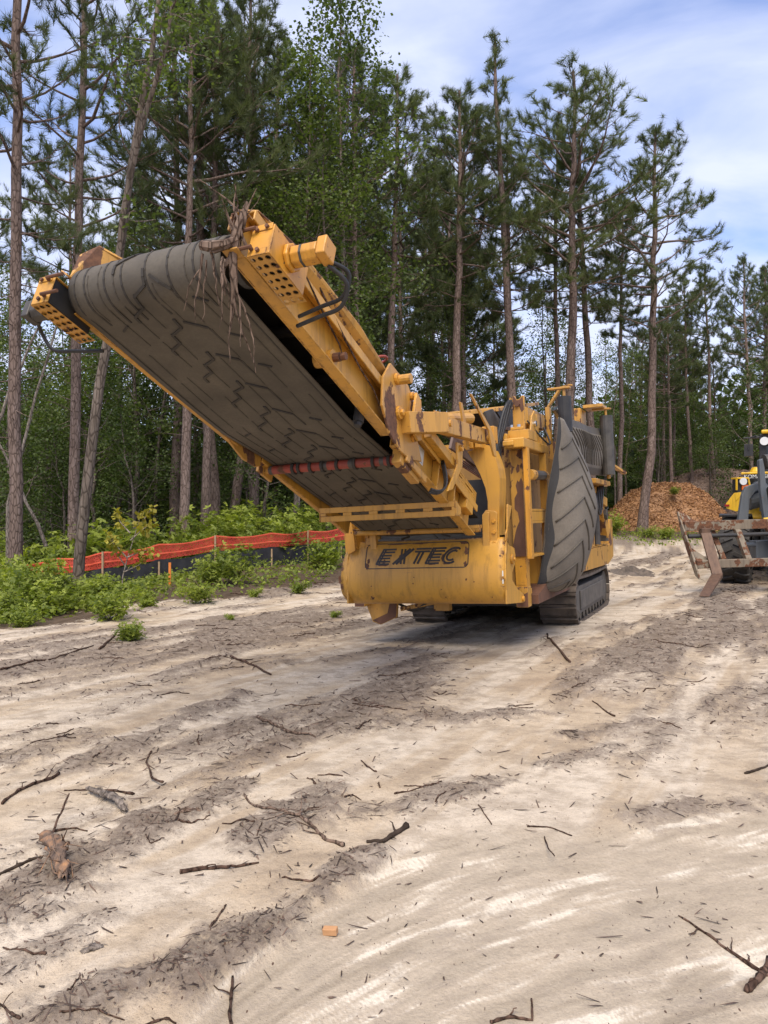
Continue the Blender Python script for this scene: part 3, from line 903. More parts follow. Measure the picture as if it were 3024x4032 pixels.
b = MB(); b.prism([K(0.7152, 1.02, 0.11), K(0.7152, 1.24, 0.11), K(0.7152, 1.24, 0.02), K(0.7152, 1.02, 0.02)], (0.001, 0, 0))
b.build('label_stripe', 'yellow_plain', lp)
b = MB(); b.prism([K(0.7152, 0.8, 0.0), K(0.7152, 1.3, 0.0), K(0.7152, 1.3, -0.004), K(0.7152, 0.8, -0.004)], (0.001, 0, 0))
b.build('label_line', 'decal_black', lp)

# ---- folding arms between the hinge and the goose-neck posts
for sg in (1,):
    b = MB()
    b.bar((sg * 0.83, -2.50, 2.27), (sg * 0.97, -1.98, 2.31), 0.17, 0.17, (0, 0, 1))
    b.bar((sg * 0.92, -2.02, 2.315), (sg * 0.93, -0.60, 2.32), 0.09, 0.145)
    b.prism([(sg * 0.97, -2.16, 2.40), (sg * 0.98, -1.99, 2.40), (sg * 1.0, -1.93, 2.31), (sg * 0.99, -2.03, 2.22), (sg * 0.97, -2.12, 2.23)], (sg * 0.012, 0, 0))
    ar = b.build('folding_arm', 'yellow_worn', M, bevel=0.008)
    b = MB()
    b.tube([(sg * 0.97, -1.78, 2.33), (sg * 1.0, -1.78, 2.33)], 0.032, 10); b.tube([(sg * 0.976, -0.66, 2.30), (sg * 1.01, -0.66, 2.30)], 0.028, 8)
    b.build('arm_pins', 'yellow_flaked', ar)
    b = MB()
    b.bar((sg * 0.84, -1.96, 2.24), (sg * 0.84, -1.36, 2.00), 0.07, 0.085)
    b.build('tie_strut', 'yellow_paint', M, bevel=0.006)
    b = MB()                                                     # bent link plate
    b.prism([(sg * 0.90, u, z_) for u, z_ in ((-1.43, 2.20), (-1.33, 2.20), (-1.27, 2.12), (-1.30, 1.98), (-1.60, 1.76), (-1.74, 1.74), (-1.42, 2.00))], (sg * 0.018, 0, 0))
    lk = b.build('link_plate', 'yellow_paint', M, bevel=0.005)
    b = MB(); b.tube([(sg * 0.919, -1.345, 2.15), (sg * 0.945, -1.345, 2.15)], 0.03, 10)
    b.build('link_pin', 'yellow_flaked', lk)
    for i in range(3):
        b = MB()
        pts = []
        for k in range(12):
            t = k / 11
            pts.append((sg * (0.80 + 0.08 * math.sin(t * 3.1) + .01 * i), -1.55 - 0.35 * t, 2.02 - 0.30 * math.sin(t * 1.9 + .02 * i) + 0.012 * i))
        b.tube(pts, 0.011, 6)
        b.build('hydraulic_hose', 'hose', M, smooth=True)
    b = MB()
    b.tube([(sg * 0.62, -1.95, 2.38), (sg * 0.66, -1.2, 2.46)], 0.03, 10); b.tube([(sg * 0.66, -1.3, 2.45), (sg * 0.72, -0.40, 2.55)], 0.058, 14)
    b.build('fold_cylinder', 'yellow_worn', M)
    b = MB()
    b.prism([(sg * 0.80, u, z_) for u, z_ in ((-0.98, 2.64), (-0.92, 2.64), (-0.80, 2.40), (-0.76, 2.18), (-.84, 2.18), (-0.9, 2.38))], (sg * 0.02, 0, 0))
    b.prism([(sg * 1.0, u, z_) for u, z_ in ((-1.28, 2.66), (-1.22, 2.66), (-0.66, 2.40), (-0.52, 2.28), (-0.50, 2.12), (-0.58, 2.12), (-0.66, 2.22), (-.72, 2.36))], (sg * 0.02, 0, 0))
    b.build('arm_gusset', 'yellow_worn', M, bevel=0.004)
b = MB()
b.box(0.50, 0.62, -0.02, 0.12, 2.27, 2.36); b.box(0.64, 0.70, -0.02, 0.2, 2.27, 2.44); b.tube([(0.56, -0.021, 2.315), (0.56, -0.05, 2.315)], 0.025, 6)
b.box(0.66, 0.80, 0.2, 0.34, 2.33, 2.52)
b.build('arm_anchor', 'yellow_flaked', M, bevel=0.006)

# ---- goose-neck posts
for sg in (1, -1):
    L_ = [(0.50, 2.25), (0.575, 2.12), (0.64, 1.98), (0.69, 1.83), (0.71, 1.68), (0.705, 1.58), (0.67, 1.50), (0.66, 1.30), (0.655, 1.16)]
    R_ = [(0.82, 1.16), (0.82, 1.35), (0.835, 1.58), (0.85, 1.80), (0.858, 1.93), (0.848, 2.04), (0.82, 2.15), (0.78, 2.25), (0.75, 2.30), (0.71, 2.31)]
    b = MB()
    b.prism([(sg * v, 0.14, z_) for v, z_ in L_ + R_], (0, 0.025, 0))
    side = [(0.78, 2.25), (0.82, 2.15), (0.848, 2.04), (0.858, 1.93), (0.85, 1.80), (0.835, 1.58), (0.815, 1.30)]
    for (va, za), (vb, zb) in zip(side[:-1], side[1:]):
        b.hexa([(sg * (vb - .02), 0.1655, zb), (sg * vb, 0.1655, zb), (sg * vb, 0.40, zb - .0), (sg * (vb - .02), 0.40, zb), (sg * (va - .02), 0.1655, za), (sg * va, 0.1655, za), (sg * va, 0.40, za), (sg * (va - .02), 0.40, za)])
    gp = b.build('gooseneck_post', 'yellow_plain', M)
    b = MB()
    b.prism([(sg * v, 0.11, z_) for v, z_ in ((0.655, 1.54), (0.69, 1.585), (0.79, 1.57), (0.815, 1.55), (0.80, 1.12), (0.76, 1.10), (0.64, 1.10), (0.655, 1.30))], (0, 0.026, 0))
    b.prism([(sg * v, 0.075, z_) for v, z_ in ((0.655, 1.53), (0.69, 1.565), (0.735, 1.56), (0.725, 1.13), (0.645, 1.12))], (0, 0.034, 0))
    kp = b.build('bolted_plate', 'yellow_worn', gp, bevel=0.006)
    for z_ in (1.46, 1.34, 1.215):
        o = bolt(MB(), (sg * 0.775, 0.11, z_), (0, -1, 0), 0.024, 0.022).build('bolt', 'yellow_flaked', gp, bevel=0.002)
# black panel with lettering on the post side
FONT_DONE = None
def lettering(name, txt, m, parent, loc, rot, size, shear=0.0, ext=0.002):
    cu = bpy.data.curves.new(name, 'FONT')
    cu.body = txt; cu.size = size; cu.shear = shear; cu.extrude = ext; cu.align_x = 'CENTER'; cu.align_y = 'CENTER'
    cu.materials.append(MATS[m])
    o = bpy.data.objects.new(name, cu); C.objects.link(o)
    bpy.context.view_layer.update()
    me = bpy.data.meshes.new_from_object(o.evaluated_get(bpy.context.evaluated_depsgraph_get()))
    bpy.data.objects.remove(o); me.name = name
    if not me.materials: me.materials.append(MATS[m])
    o = bpy.data.objects.new(name, me); C.objects.link(o); o.parent = parent
    o.location = loc; o.rotation_euler = rot
    return o
b = MB(); b.hexa([(0.8345, 0.18, 1.58), (0.838, 0.18, 1.58), (0.838, 0.39, 1.58), (0.8345, 0.39, 1.58), (0.849, 0.18, 1.80), (0.853, 0.18, 1.80), (0.853, 0.39, 1.80), (0.849, 0.39, 1.80)])
dp = b.build('black_decal', 'decal_black', M)
lettering('lettering', 'EXTEC', 'yellow_plain', dp, (0.847, 0.285, 1.69), (R(86), 0, R(90)), 0.065, 0.25)

# ---- apron: curved front plate with its sign
APROF = [(0.15, 1.275), (0.125, 1.255), (0.085, 1.20), (0.04, 1.08), (0.005, 0.96), (-0.008, 0.84), (-0.004, 0.75), (0.02, 0.67), (0.06, 0.61), (0.12, 0.565), (0.20, 0.545), (0.50, 0.54)]
def left_edge(z_):
    return -1.02 - 0.075 * math.sin(max(0, min(1, (1.28 - z_) / 0.72)) * math.pi) - 0.05 * (z_ < 0.9) * min(1, (0.9 - z_) / .2)
b = MB()
nx = 24
vs = []
for (u, z_) in APROF:
    le = left_edge(z_)
    for i in range(nx + 1):
        f = i / nx
        v = le + (0.90 - le) * f
        uu = u + (0.03 * (1 - min(1, (v - le) / 0.10)) ** 2)      # edge turned back
        vs.append((v, uu, z_))
b.add(vs, [(j * (nx + 1) + i, (j + 1) * (nx + 1) + i, (j + 1) * (nx + 1) + i + 1, j * (nx + 1) + i + 1) for j in range(len(APROF) - 1) for i in range(nx)])
ap = b.build('front_apron', 'yellow_paint', M, smooth=True, solid=0.012)
def apu(z_):                        # apron face position at a height
    for (u0, z0), (u1, z1) in zip(APROF[:-1], APROF[1:]):
        if z1 <= z_ <= z0:
            return u0 + (u1 - u0) * (z0 - z_) / (z0 - z1)
    return 0
def onap(v, z_, lift=0.008):
    return (v, apu(z_) - lift, z_)
b = MB()
fr = []
x0, x1, z0_, z1_, rc = -0.77, 0.49, 0.965, 1.245, 0.05
for cx_, cz_, a0 in ((x1 - rc, z1_ - rc, 0), (x0 + rc, z1_ - rc, 90), (x0 + rc, z0_ + rc, 180), (x1 - rc, z0_ + rc, 270)):
    for k in range(5):
        an = R(a0 + 22.5 * k)
        fr.append((cx_ + rc * math.cos(an), cz_ + rc * math.sin(an)))
fr.append(fr[0])
for (va, za), (vb, zb) in zip(fr[:-1], fr[1:]):
    k = max(1, int(abs(zb - za) / 0.06))
    for i in range(k):
        p = onap(va + (vb - va) * i / k, za + (zb - za) * i / k); q = onap(va + (vb - va) * (i + 1) / k, za + (zb - za) * (i + 1) / k)
        b.bar(p, q, 0.009, 0.006, (0, -1, 0.2))
b.build('sign_border', 'decal_black', ap)
# letters drawn with doubled strokes, leaning to the right
def stroke(mb, pts, wd):
    for p, q in zip(pts[:-1], pts[1:]):
        k = max(1, int(abs(q[1] - p[1]) / 0.05))
        for i in range(k):
            a = (p[0] + (q[0] - p[0]) * i / k, p[1] + (q[1] - p[1]) * i / k)
            c = (p[0] + (q[0] - p[0]) * (i + 1) / k, p[1] + (q[1] - p[1]) * (i + 1) / k)
            mb.bar(onap(a[0], a[1], 0.0095), onap(c[0], c[1], 0.0095), wd, 0.004, (0, -1, 0.2))
zb_, zt_ = 1.012, 1.182
def LT(x, y):                       # letter space 0..1 high, sheared
    z_ = zb_ + (zt_ - zb_) * y
    return (x + 0.085 * y, z_)
b = MB()
def E_(x):
    for y in (0.985, 0.80, 0.585, 0.40, 0.185, 0.015):
        stroke(b, [LT(x, y), LT(x + (0.165 if y not in (0.585, 0.40) else 0.145), y)], 0.021)
    stroke(b, [LT(x + .006, 0), LT(x + .006, 1)], 0.022); stroke(b, [LT(x + .036, 0), LT(x + .036, 1)], 0.016)
def X_(x):
    for d in (0, 0.042):
        stroke(b, [LT(x + d, 0), LT(x + 0.125 + d, 1)], 0.024)
        stroke(b, [LT(x + 0.02 + d, 1), LT(x + 0.10 + d, 0)], 0.022)
def T_(x):
    for y in (0.98, 0.80):
        stroke(b, [LT(x, y), LT(x + 0.185, y)], 0.022)
    for d in (0.062, 0.108):
        stroke(b, [LT(x + d, 0), LT(x + d, 0.80)], 0.024)
def C_(x):
    for q in (0, 1):
        rx, ry = 0.095 - 0.036 * q, 0.5 - 0.19 * q
        stroke(b, [LT(x + 0.085 + rx * math.cos(a), 0.5 + ry * math.sin(a)) for a in [R(52 + 256 * k / 12) for k in range(13)]], 0.022)
E_(-0.635); X_(-0.42); T_(-0.22); E_(-0.02); C_(0.175)
b.build('lettering', 'decal_black', ap)
# paint lost round the letters and corners of the sign
rr = random.Random(9)
b = MB()
def flake(cx_, cz_, rx, rz, lift=0.0075):
    n = 16
    pts = []
    for k in range(n):
        an = 2 * math.pi * k / n
        f = 0.65 + 0.55 * rr.random()
        pts.append(onap(cx_ + rx * f * math.cos(an), cz_ + rz * f * math.sin(an), lift))
    b.prism(pts, (0, -0.001, 0))
for cx_, cz_, rx, rz in ((-.745, .995, .03, .04), (-.73, 1.05, .02, .03), (-.70, 1.235, .035, .012), (.43, 1.232, .05, .018), (.465, 1.14, .022, .05), (.46, 1.0, .02, .03),
                         (-.54, 1.005, .08, .014), (-.53, 1.04, .02, .03), (.06, 1.01, .06, .014), (.24, 1.012, .05, .018), (.345, 1.175, .06, .014), (-.33, 1.09, .02, .03), (.19, 1.07, .02, .045), (.05, 1.1, .025, .03), (-.12, 1.235, .1, .006), (-.4, 1.238, .12, .006)):
    flake(cx_, cz_, rx, rz)
for k in range(7):
    flake(rr.uniform(-1.0, .8), rr.uniform(.6, .9), .008, .008)
flake(0.47, 0.83, .012, .014); flake(-1.10, .84, .02, .05); flake(-1.08, .76, .02, .04)
b.build('bare_rust_patches', 'rust', ap)
b = MB(); b.prism([onap(0.878, 0.92, 0.009), onap(0.892, 0.92, 0.009), onap(0.892, 0.78, 0.009), onap(0.878, 0.78, 0.009)], (0, -0.001, 0))
b.build('white_sticker', 'decal_white', ap)

# left bracket, cross rod, scraper box above the apron
b = MB()
b.prism([(-1.04, 0.02, 1.56), (-0.93, 0.0, 1.57), (-0.90, 0.0, 1.36), (-0.885, 0.0, 1.18), (-0.98, 0.0, 1.14), (-1.03, 0.02, 1.2)], (0, 0.03, 0))
b.prism([(-0.928, 0.03, 1.57), (-0.928, 0.28, 1.55), (-0.90, 0.28, 1.2), (-0.90, 0.03, 1.2)], (0.02, 0, 0))
lb = b.build('side_bracket', 'yellow_flaked', M, bevel=0.006)
b = MB(); b.prism([(-0.995, 0.019, 1.50), (-0.96, 0.019, 1.51), (-0.955, 0.019, 1.40), (-0.985, 0.019, 1.38)], (0, -0.002, 0)); b.tube([(-0.975, 0.018, 1.35), (-0.975, 0.012, 1.35)], 0.016, 8)
b.build('slot_rust', 'rust', lb)
b = MB()
b.tube([(-0.87, -0.02, 1.385), (0.66, -0.02, 1.375)], 0.030, 14)
b.bar((-0.90, 0.0, 1.42), (0.66, 0.0, 1.412), 0.06, 0.012, (0, 0.3, 1))
b.box(0.42, 0.655, -0.055, 0.06, 1.385, 1.425)
b.build('cross_tube', 'yellow_worn', M, bevel=0.003)
b = MB()
b.box(-0.88, 0.64, 0.45, 1.6, 0.60, 1.30)
b.box(-0.80, 0.64, 0.55, 3.2, 1.302, 1.96)
b.build('feed_housing', 'black_steel', M)  # coloured black so the gap above the apron reads as shade

# ---- right flank: side plate, rusty leg, guide bar, cap, hoses
SP = [(-0.01, 0.56), (0.70, 0.50), (0.74, 0.54), (0.70, 0.60), (0.45, 0.68), (0.24, 0.80), (0.25, 0.88), (0.37, 0.96), (0.42, 1.06), (0.38, 1.15), (0.16, 1.19), (0.09, 1.24), (0.10, 1.32), (0.25, 1.46), (0.36, 1.62), (0.20, 1.64), (0.13, 1.3), (0.03, 1.10), (-0.02, 0.84), (0.0, 0.72)]
for sg, m_ in ((1, 'yellow_paint'), (-1, 'yellow_paint')):
    b = MB()
    b.prism([(sg * (0.90 if sg > 0 else 1.0), u, z_) for u, z_ in SP], (sg * 0.022, 0, 0))
    sp_ = b.build('side_plate', m_, M, bevel=0.005)
    b = MB()
    b.tube([(sg * 0.923, 0.23, 1.03), (sg * 0.95, 0.23, 1.03)], 0.055, 16); b.tube([(sg * 0.951, 0.23, 1.03), (sg * 0.97, 0.23, 1.03)], 0.022, 8)
    b.tube([(sg * 0.923, 0.64, 0.55), (sg * 0.945, 0.64, 0.55)], 0.032, 12)
    b.build('pivot_boss', 'yellow_flaked', sp_, bevel=0.003)
for sg in (1, -1):
    b = MB(); b.box(sg * 0.955, sg * 1.085, 0.265, 0.41, 0.50, 1.06); b.box(sg * .96, sg * 1.08, .262, .2645, .74, 1.03)
    lg = b.build('support_leg', 'yellow_flaked', M, bevel=0.005)
    b = MB(); b.box(sg * 0.95, sg * 1.095, 0.25, 0.42, 1.061, 2.26); b.box(sg * 0.953, sg * 1.09, 0.26, 0.415, 0.49, 0.72)
    sl = b.build('leg_sleeve', 'yellow_worn', lg, bevel=0.005)
    b = MB()                                                     # paint gone to bare rust down the sleeve
    pts = [(0.953, 1.063), (1.093, 1.063), (1.094, 1.90), (1.075, 1.95), (1.05, 1.90), (1.03, 1.92), (1.01, 1.86), (1.025, 1.78), (0.99, 1.72), (0.985, 1.60), (1.02, 1.56), (1.035, 1.46), (1.005, 1.40), (0.985, 1.34), (0.965, 1.26), (0.952, 1.2)]
    b.prism([(sg * v, 0.249, z_) for v, z_ in pts], (0, -0.0015, 0))
    b.prism([(sg * v, 0.249, z_) for v, z_ in ((1.03, 2.0), (1.06, 2.02), (1.065, 2.09), (1.04, 2.1), (1.02, 2.05))], (0, -0.0015, 0))
    b.prism([(sg * v, 0.2595, z_) for v, z_ in ((0.96, .495), (1.088, .495), (1.088, .66), (1.05, .64), (1.0, .67), (.958, .65))], (0, -0.0015, 0))
    b.build('bare_rust', 'rust_brown', sl)
    b = MB(); b.box(sg * 1.098, sg * 1.155, 0.26, 0.35, 1.03, 2.26); b.box(sg * 1.11, sg * 1.15, 0.352, 0.372, 1.06, 1.75)
    b.build('guide_bar', 'yellow_flaked', M, bevel=0.004)
    b = MB()
    b.box(sg * 0.91, sg * 1.14, 0.18, 0.40, 2.262, 2.37); b.box(sg * 1.0, sg * 1.14, 0.402, 1.42, 2.262, 2.372)
    b.box(sg * 0.905, sg * 1.03, 0.155, 0.178, 2.285, 2.345)
    b.build('leg_cap', 'yellow_paint', M, bevel=0.012)
    b = MB(); b.box(sg * 1.06, sg * 1.15, 1.19, 1.30, 0.62, 2.26); b.box(sg * .93, sg * 1.06, 1.2, 1.28, 2.374, 2.75)
    b.build('frame_post', 'yellow_paint', M, bevel=0.005)
    b = MB()
    for z_ in (1.04, 1.42, 1.56):
        b.box(sg * 0.93, sg * 1.12, 0.43, 1.185, z_, z_ + 0.025)
    b.box(sg * 1.10, sg * 1.12, 0.43, 1.185, 1.447, 1.555)
    b.box(sg * 0.92, sg * 1.05, 0.5, 0.6, 0.62, 0.68); b.box(sg * 0.92, sg * 1.06, 1.05, 1.18, .62, 1.02)
    b.build('flank_shelf', 'yellow_plain', M, bevel=0.003)
    b = MB(); b.tube([(sg * 1.12, 0.42, 1.97), (sg * 1.12, 0.62, 1.975), (sg * 1.12, 0.621, 1.975)], [0.062, 0.062, 0.05], 14); b.tube([(sg * 1.12, 1.12, 1.99), (sg * 1.12, 1.20, 1.99)], 0.062, 14)
    dr = b.build('slide_cylinder', 'yellow_worn', M)
    b = MB(); b.tube([(sg * 1.12, 0.622, 1.975), (sg * 1.12, 1.119, 1.99)], 0.056, 14)
    b.build('cylinder_barrel', 'dark_steel', dr)
    b = MB(); b.box(sg * 0.84, sg * 0.90, 0.44, 3.4, 0.62, 2.30); b.box(sg * 0.902, sg * .93, 0.9, 1.04, 1.45, 2.24)
    b.build('body_panel', 'inner_yellow', M)
    b = MB()
    for k in range(3):
        b.tube([(sg * 0.955, 0.72 + 0.05 * k, 1.45), (sg * 0.955, 0.72 + 0.05 * k, 2.0), (sg * 0.955, 0.82 + 0.05 * k, 2.2)], 0.014, 6)
    b.box(sg * 0.902, sg * 0.985, 0.66, 0.90, 1.80, 1.87)
    b.build('pipe_run', 'inner_yellow', M)
# pivots, lugs and hoses above the cap (right side as seen; the left one mirrors it)
for sg in (1, -1):
    b = MB()
    b.prism([(sg * v, 0.50, z_) for v, z_ in ((0.945, 2.50), (1.075, 2.50), (1.085, 2.88), (1.055, 2.88), (1.03, 2.845), (0.99, 2.84), (0.975, 2.885), (0.945, 2.885))], (0, 0.05, 0))
    lu = b.build('lifting_lug', 'yellow_worn', M, bevel=0.005)
    b = MB(); b.tube([(sg * 1.005, 0.50, 2.785), (sg * 1.005, 0.465, 2.785)], 0.032, 6); b.prism([(sg * v, 0.4985, z_) for v, z_ in ((0.95, 2.88), (.97, 2.88), (1.0, 2.83), (1.04, 2.84), (1.07, 2.875), (1.08, 2.72), (1.05, 2.69), (1.03, 2.75), (.96, 2.80))], (0, -0.0015, 0))
    b.build('lug_bolt', 'rust_brown', lu)
    b = MB()
    b.prism([(sg * v, 0.40, z_) for v, z_ in ((0.83, 2.66), (0.86, 2.70), (0.95, 2.86), (0.945, 2.78), (0.87, 2.62), (.84, 2.5))], (0, 0.08, 0))
    b.box(sg * 0.90, sg * 1.14, 0.42, 0.80, 2.374, 2.485)
    b.prism([(sg * 1.10, u, z_) for u, z_ in ((0.42, 2.374), (0.95, 2.374), (0.93, 2.68), (0.84, 2.74), (0.70, 2.66), (0.62, 2.50))], (sg * 0.02, 0, 0))
    b.box(sg * .93, sg * 1.08, .42, .50, 2.486, 2.52); b.box(sg * 0.86, sg * 0.92, 0.3, 0.42, 2.374, 2.44)
    b.build('lug_base', 'yellow_paint', M, bevel=0.006)
    b = MB(); b.tube([(sg * 1.121, 0.78, 2.58), (sg * 1.15, 0.78, 2.58)], 0.035, 12)
    for v in (.94, 1.02):
        b.tube([(sg * v, 0.46, 2.521), (sg * v, 0.46, 2.55)], 0.02, 8)
    b.build('base_bolts', 'chrome', M)
    for k in range(4):
        b = MB()
        pts = []
        for i in range(16):
            t = i / 15
            pts.append((sg * (0.925 - 0.085 * t + 0.012 * k - 0.05 * math.sin(t * math.pi)), 0.38 - 0.26 * math.sin(min(1, t * 1.2) * 1.4) + 0.025 * k, 2.80 - 0.95 * t + 0.03 * math.sin(t * 9 + k)))
        b.tube(pts, 0.018 if k < 3 else 0.009, 7)
        b.build('hydraulic_hose', 'hose', M, smooth=True)
    b = MB()
    pts = [(sg * (1.05 + 0.16 * math.sin(t * 3.0)), 0.75 + 0.75 * t, 2.62 - 0.26 * math.sin(t * 3.1)) for t in np.linspace(0, 1, 14)]
    b.tube(pts, 0.012, 6)
    pts = [(sg * (1.02 + 0.04 * math.sin(t * 3)), 0.5 + 0.5 * t, 2.22 - 0.24 * t - 0.1 * math.sin(t * 3.1)) for t in np.linspace(0, 1, 14)]
    b.tube(pts, 0.011, 6); b.tube([(p[0], p[1] + .05, p[2] - .02) for p in pts], 0.011, 6)
    b.build('loose_hose', 'hose', M, smooth=True)
    b = MB()                                                     # bracket and rods behind the lug
    b.box(sg * 1.0, sg * 1.06, 1.95, 2.05, 2.45, 2.93); b.bar((sg * 1.03, 2.0, 2.93), (sg * 1.2, 2.0, 3.16), 0.07, 0.03); b.bar((sg * 1.18, 2.0, 3.165), (sg * 1.36, 1.9, 3.18), 0.07, 0.02)
    b.box(sg * 0.85, sg * 1.0, 1.0, 1.9, 2.62, 2.82)
    b.build('roller_hanger', 'yellow_worn', M, bevel=0.005)
    b = MB(); b.tube([(sg * 1.08, 2.25, 2.95), (sg * 1.16, 2.35, 2.78)], 0.06, 12)
    b.build('chrome_rod', 'chrome', M)
# ---- screen box: brown side boards, red mesh, dark hood with a yellow rim
b = MB()
b.prism([(0.60, 0.80, 2.40), (0.60, 0.82, 2.58), (0.60, 2.12, 2.74), (0.60, 2.09, 2.30)], (0.04, 0, 0))
for k in range(3):
    z_ = 2.46 + 0.055 * k
    b.bar((0.645, 0.82, z_), (0.645, 2.1, z_ + 0.10), 0.012, 0.012)
b.prism([(0.52, -0.55, 2.24), (0.52, -0.45, 2.37), (0.56, 0.75, 2.44), (0.56, 0.75, 2.16), (0.52, 0.30, 2.10)], (0.03, 0, 0))
b.prism([(0.551, -0.4, 2.27), (0.551, -0.4, 2.30), (0.551, 0.75, 2.33), (0.551, 0.75, 2.30)], (0.012, 0, 0))
b.build('screen_box_board', 'brown_panel', M, bevel=0.004)
b = MB()
b.prism([(0.46, -0.12, 2.125), (0.50, 0.52, 2.20), (0.58, 0.62, 2.04), (0.58, 0.40, 1.96)], (-0.01, 0.01, -0.01))
rm = b.build('screen_mesh', 'red_mesh', M)
b = MB()
for k in range(9):
    f = k / 8
    b.tube([Vector((0.465, -0.12, 2.13)).lerp(Vector((0.50, 0.52, 2.205)), f) + Vector((0.006, -0.006, 0.004)), Vector((0.585, 0.40, 1.965)).lerp(Vector((0.585, 0.62, 2.045)), f) + Vector((0.004, -0.006, 0.004))], 0.007, 5)
b.build('mesh_wires', 'brown_panel', rm)
b = MB()
b.prism([(0.60, 0.50, 2.74), (0.64, 0.68, 2.79), (0.66, 1.12, 2.62), (0.66, 0.90, 2.58), (0.62, 0.60, 2.46)], (0.02, 0.01, 0))
b.build('deflector_fin', 'dark_steel', M)
b = MB()
b.prism([(0.62, 1.01, 2.80), (0.62, 1.91, 2.96), (0.62, 1.75, 2.62), (0.62, 1.36, 2.64)], (-0.9, 0, 0))
hd = b.build('hood', 'black_steel', M)
b = MB(); b.prism([(0.64, 0.99, 2.80), (0.64, 0.99, 2.845), (0.64, 1.92, 3.0), (0.64, 3.2, 3.20), (0.64, 3.2, 3.155), (0.64, 1.92, 2.955)], (-0.95, 0, 0))
b.build('hood_rim', 'yellow_worn', hd, bevel=0.004)
b = MB()
b.box(-0.86, 0.84, 1.2, 5.2, 0.70, 2.28)
b.build('machine_body', 'inner_yellow', M)
b = MB(); b.box(-0.82, 0.80, 2.6, 5.2, 2.282, 2.62)
b.build('engine_cover', 'yellow_worn', M)

# ---- folded side conveyor: slack rubber belt bulging outwards
LE = [(1.36, 1.0, 2.66), (1.325, 1.0, 2.40), (1.27, 1.0, 2.13), (1.20, 1.0, 1.83), (1.14, 1.0, 1.42), (1.10, 1.0, 1.08), (1.05, 1.0, 0.80), (0.995, 1.02, 0.655), (0.94, 1.10, 0.60), (0.92, 1.25, 0.66), (0.93, 1.32, 0.85)]
RE = [(1.38, 1.25, 2.61), (1.47, 1.5, 2.36), (1.56, 1.6, 2.10), (1.62, 1.6, 1.86), (1.665, 1.6, 1.60), (1.63, 1.6, 1.36), (1.55, 1.6, 1.04), (1.42, 1.58, 0.74), (1.20, 1.52, 0.575), (1.0, 1.5, 0.60), (0.96, 1.5, 0.85)]
def cat(P, t):
    t = t * (len(P) - 1); i = min(int(t), len(P) - 2); t -= i
    p = [Vector(P[max(0, min(len(P) - 1, k))]) for k in (i - 1, i, i + 1, i + 2)]
    return 0.5 * (2 * p[1] + (p[2] - p[0]) * t + (2 * p[0] - 5 * p[1] + 4 * p[2] - p[3]) * t * t + (3 * p[1] - p[0] - 3 * p[2] + p[3]) * t ** 3)
def sidebelt(a, t, lift=0.0):
    p = cat(LE, t).lerp(cat(RE, t), a)
    bul = 0.16 * math.sin(math.pi * min(1, a * 1.0)) ** 0.8 * (0.30 + 0.70 * math.sin(math.pi * min(1, t * 1.12))) * (1 if t < .8 else max(0, 1 - (t - .8) * 5))
    n_ = Vector((0.62, -0.75, 0)).normalized()
    return p + n_ * (bul + lift)
b = MB(); b.grid(lambda a, t: sidebelt(a, t), 18, 60)
sb = b.build('side_belt', 'side_belt', M, smooth=True, solid=0.016)
b = MB()
b.grid(lambda a, t: sidebelt(0.0 + 0.125 * a * (0.9 + 0.25 * math.sin(t * 30)), t, 0.0095), 3, 60)
b.grid(lambda a, t: sidebelt(0.88 + 0.12 * a * 1.0, 0.22 + 0.6 * t, 0.0095), 3, 40)
b.build('belt_edge', 'side_belt_edge', sb, smooth=True)
b = MB()
for k in range(8):
    t = 0.08 + 0.088 * k
    P = [(0.14 + 0.5 * f / 8, t + 0.062 - 0.062 * f / 8 ) for f in range(9)] + [(0.64 + 0.25 * f / 8, t + 0.006 + 0.145 * (f / 8) ** 1.1) for f in range(1, 9)]
    P = [q for q in P if q[1] < 0.985]
    b.tube([sidebelt(a, tt, 0.012) for a, tt in P], 0.0125, 6)
b.build('chevron_ribs', 'belt_rib', sb, smooth=True)
b = MB(); b.grid(lambda a, t: (1.3 + 0.03 * math.sin(a * 9) + 0.07 * math.sin(math.pi * t), 1.62 + 3.9 * a, 2.06 + 0.08 * a + (0.66 + 0.12 * a) * t), 24, 12)
fb = b.build('folded_belt', 'side_belt', M, smooth=True, solid=0.016)
tag(fb, 'flat rubber belt folded along the flank behind the bulging belt')
def fpt(a, t, l):
    return Vector((1.3 + 0.03 * math.sin(a * 9) + 0.07 * math.sin(math.pi * t) + l, 1.62 + 3.9 * a, 2.06 + 0.08 * a + (0.66 + 0.12 * a) * t))
b = MB()
b.grid(lambda a, t: fpt(a, 0.86 + 0.14 * t, 0.0095), 24, 3); b.grid(lambda a, t: fpt(a, 0.14 * t, 0.0095), 24, 3)
for k in range(22):
    a0 = 0.02 + 0.044 * k
    b.tube([fpt(min(1, a0 + 0.07 * (1 - f / 6)), 0.5 + 0.055 * f, 0.012) for f in range(7)], 0.013, 5)
    b.tube([fpt(min(1, a0 + 0.07 + 0.05 * f / 5), 0.5 - 0.06 * f, 0.012) for f in range(6)], 0.008, 5)
b.build('chevron_ribs', 'belt_rib', fb)
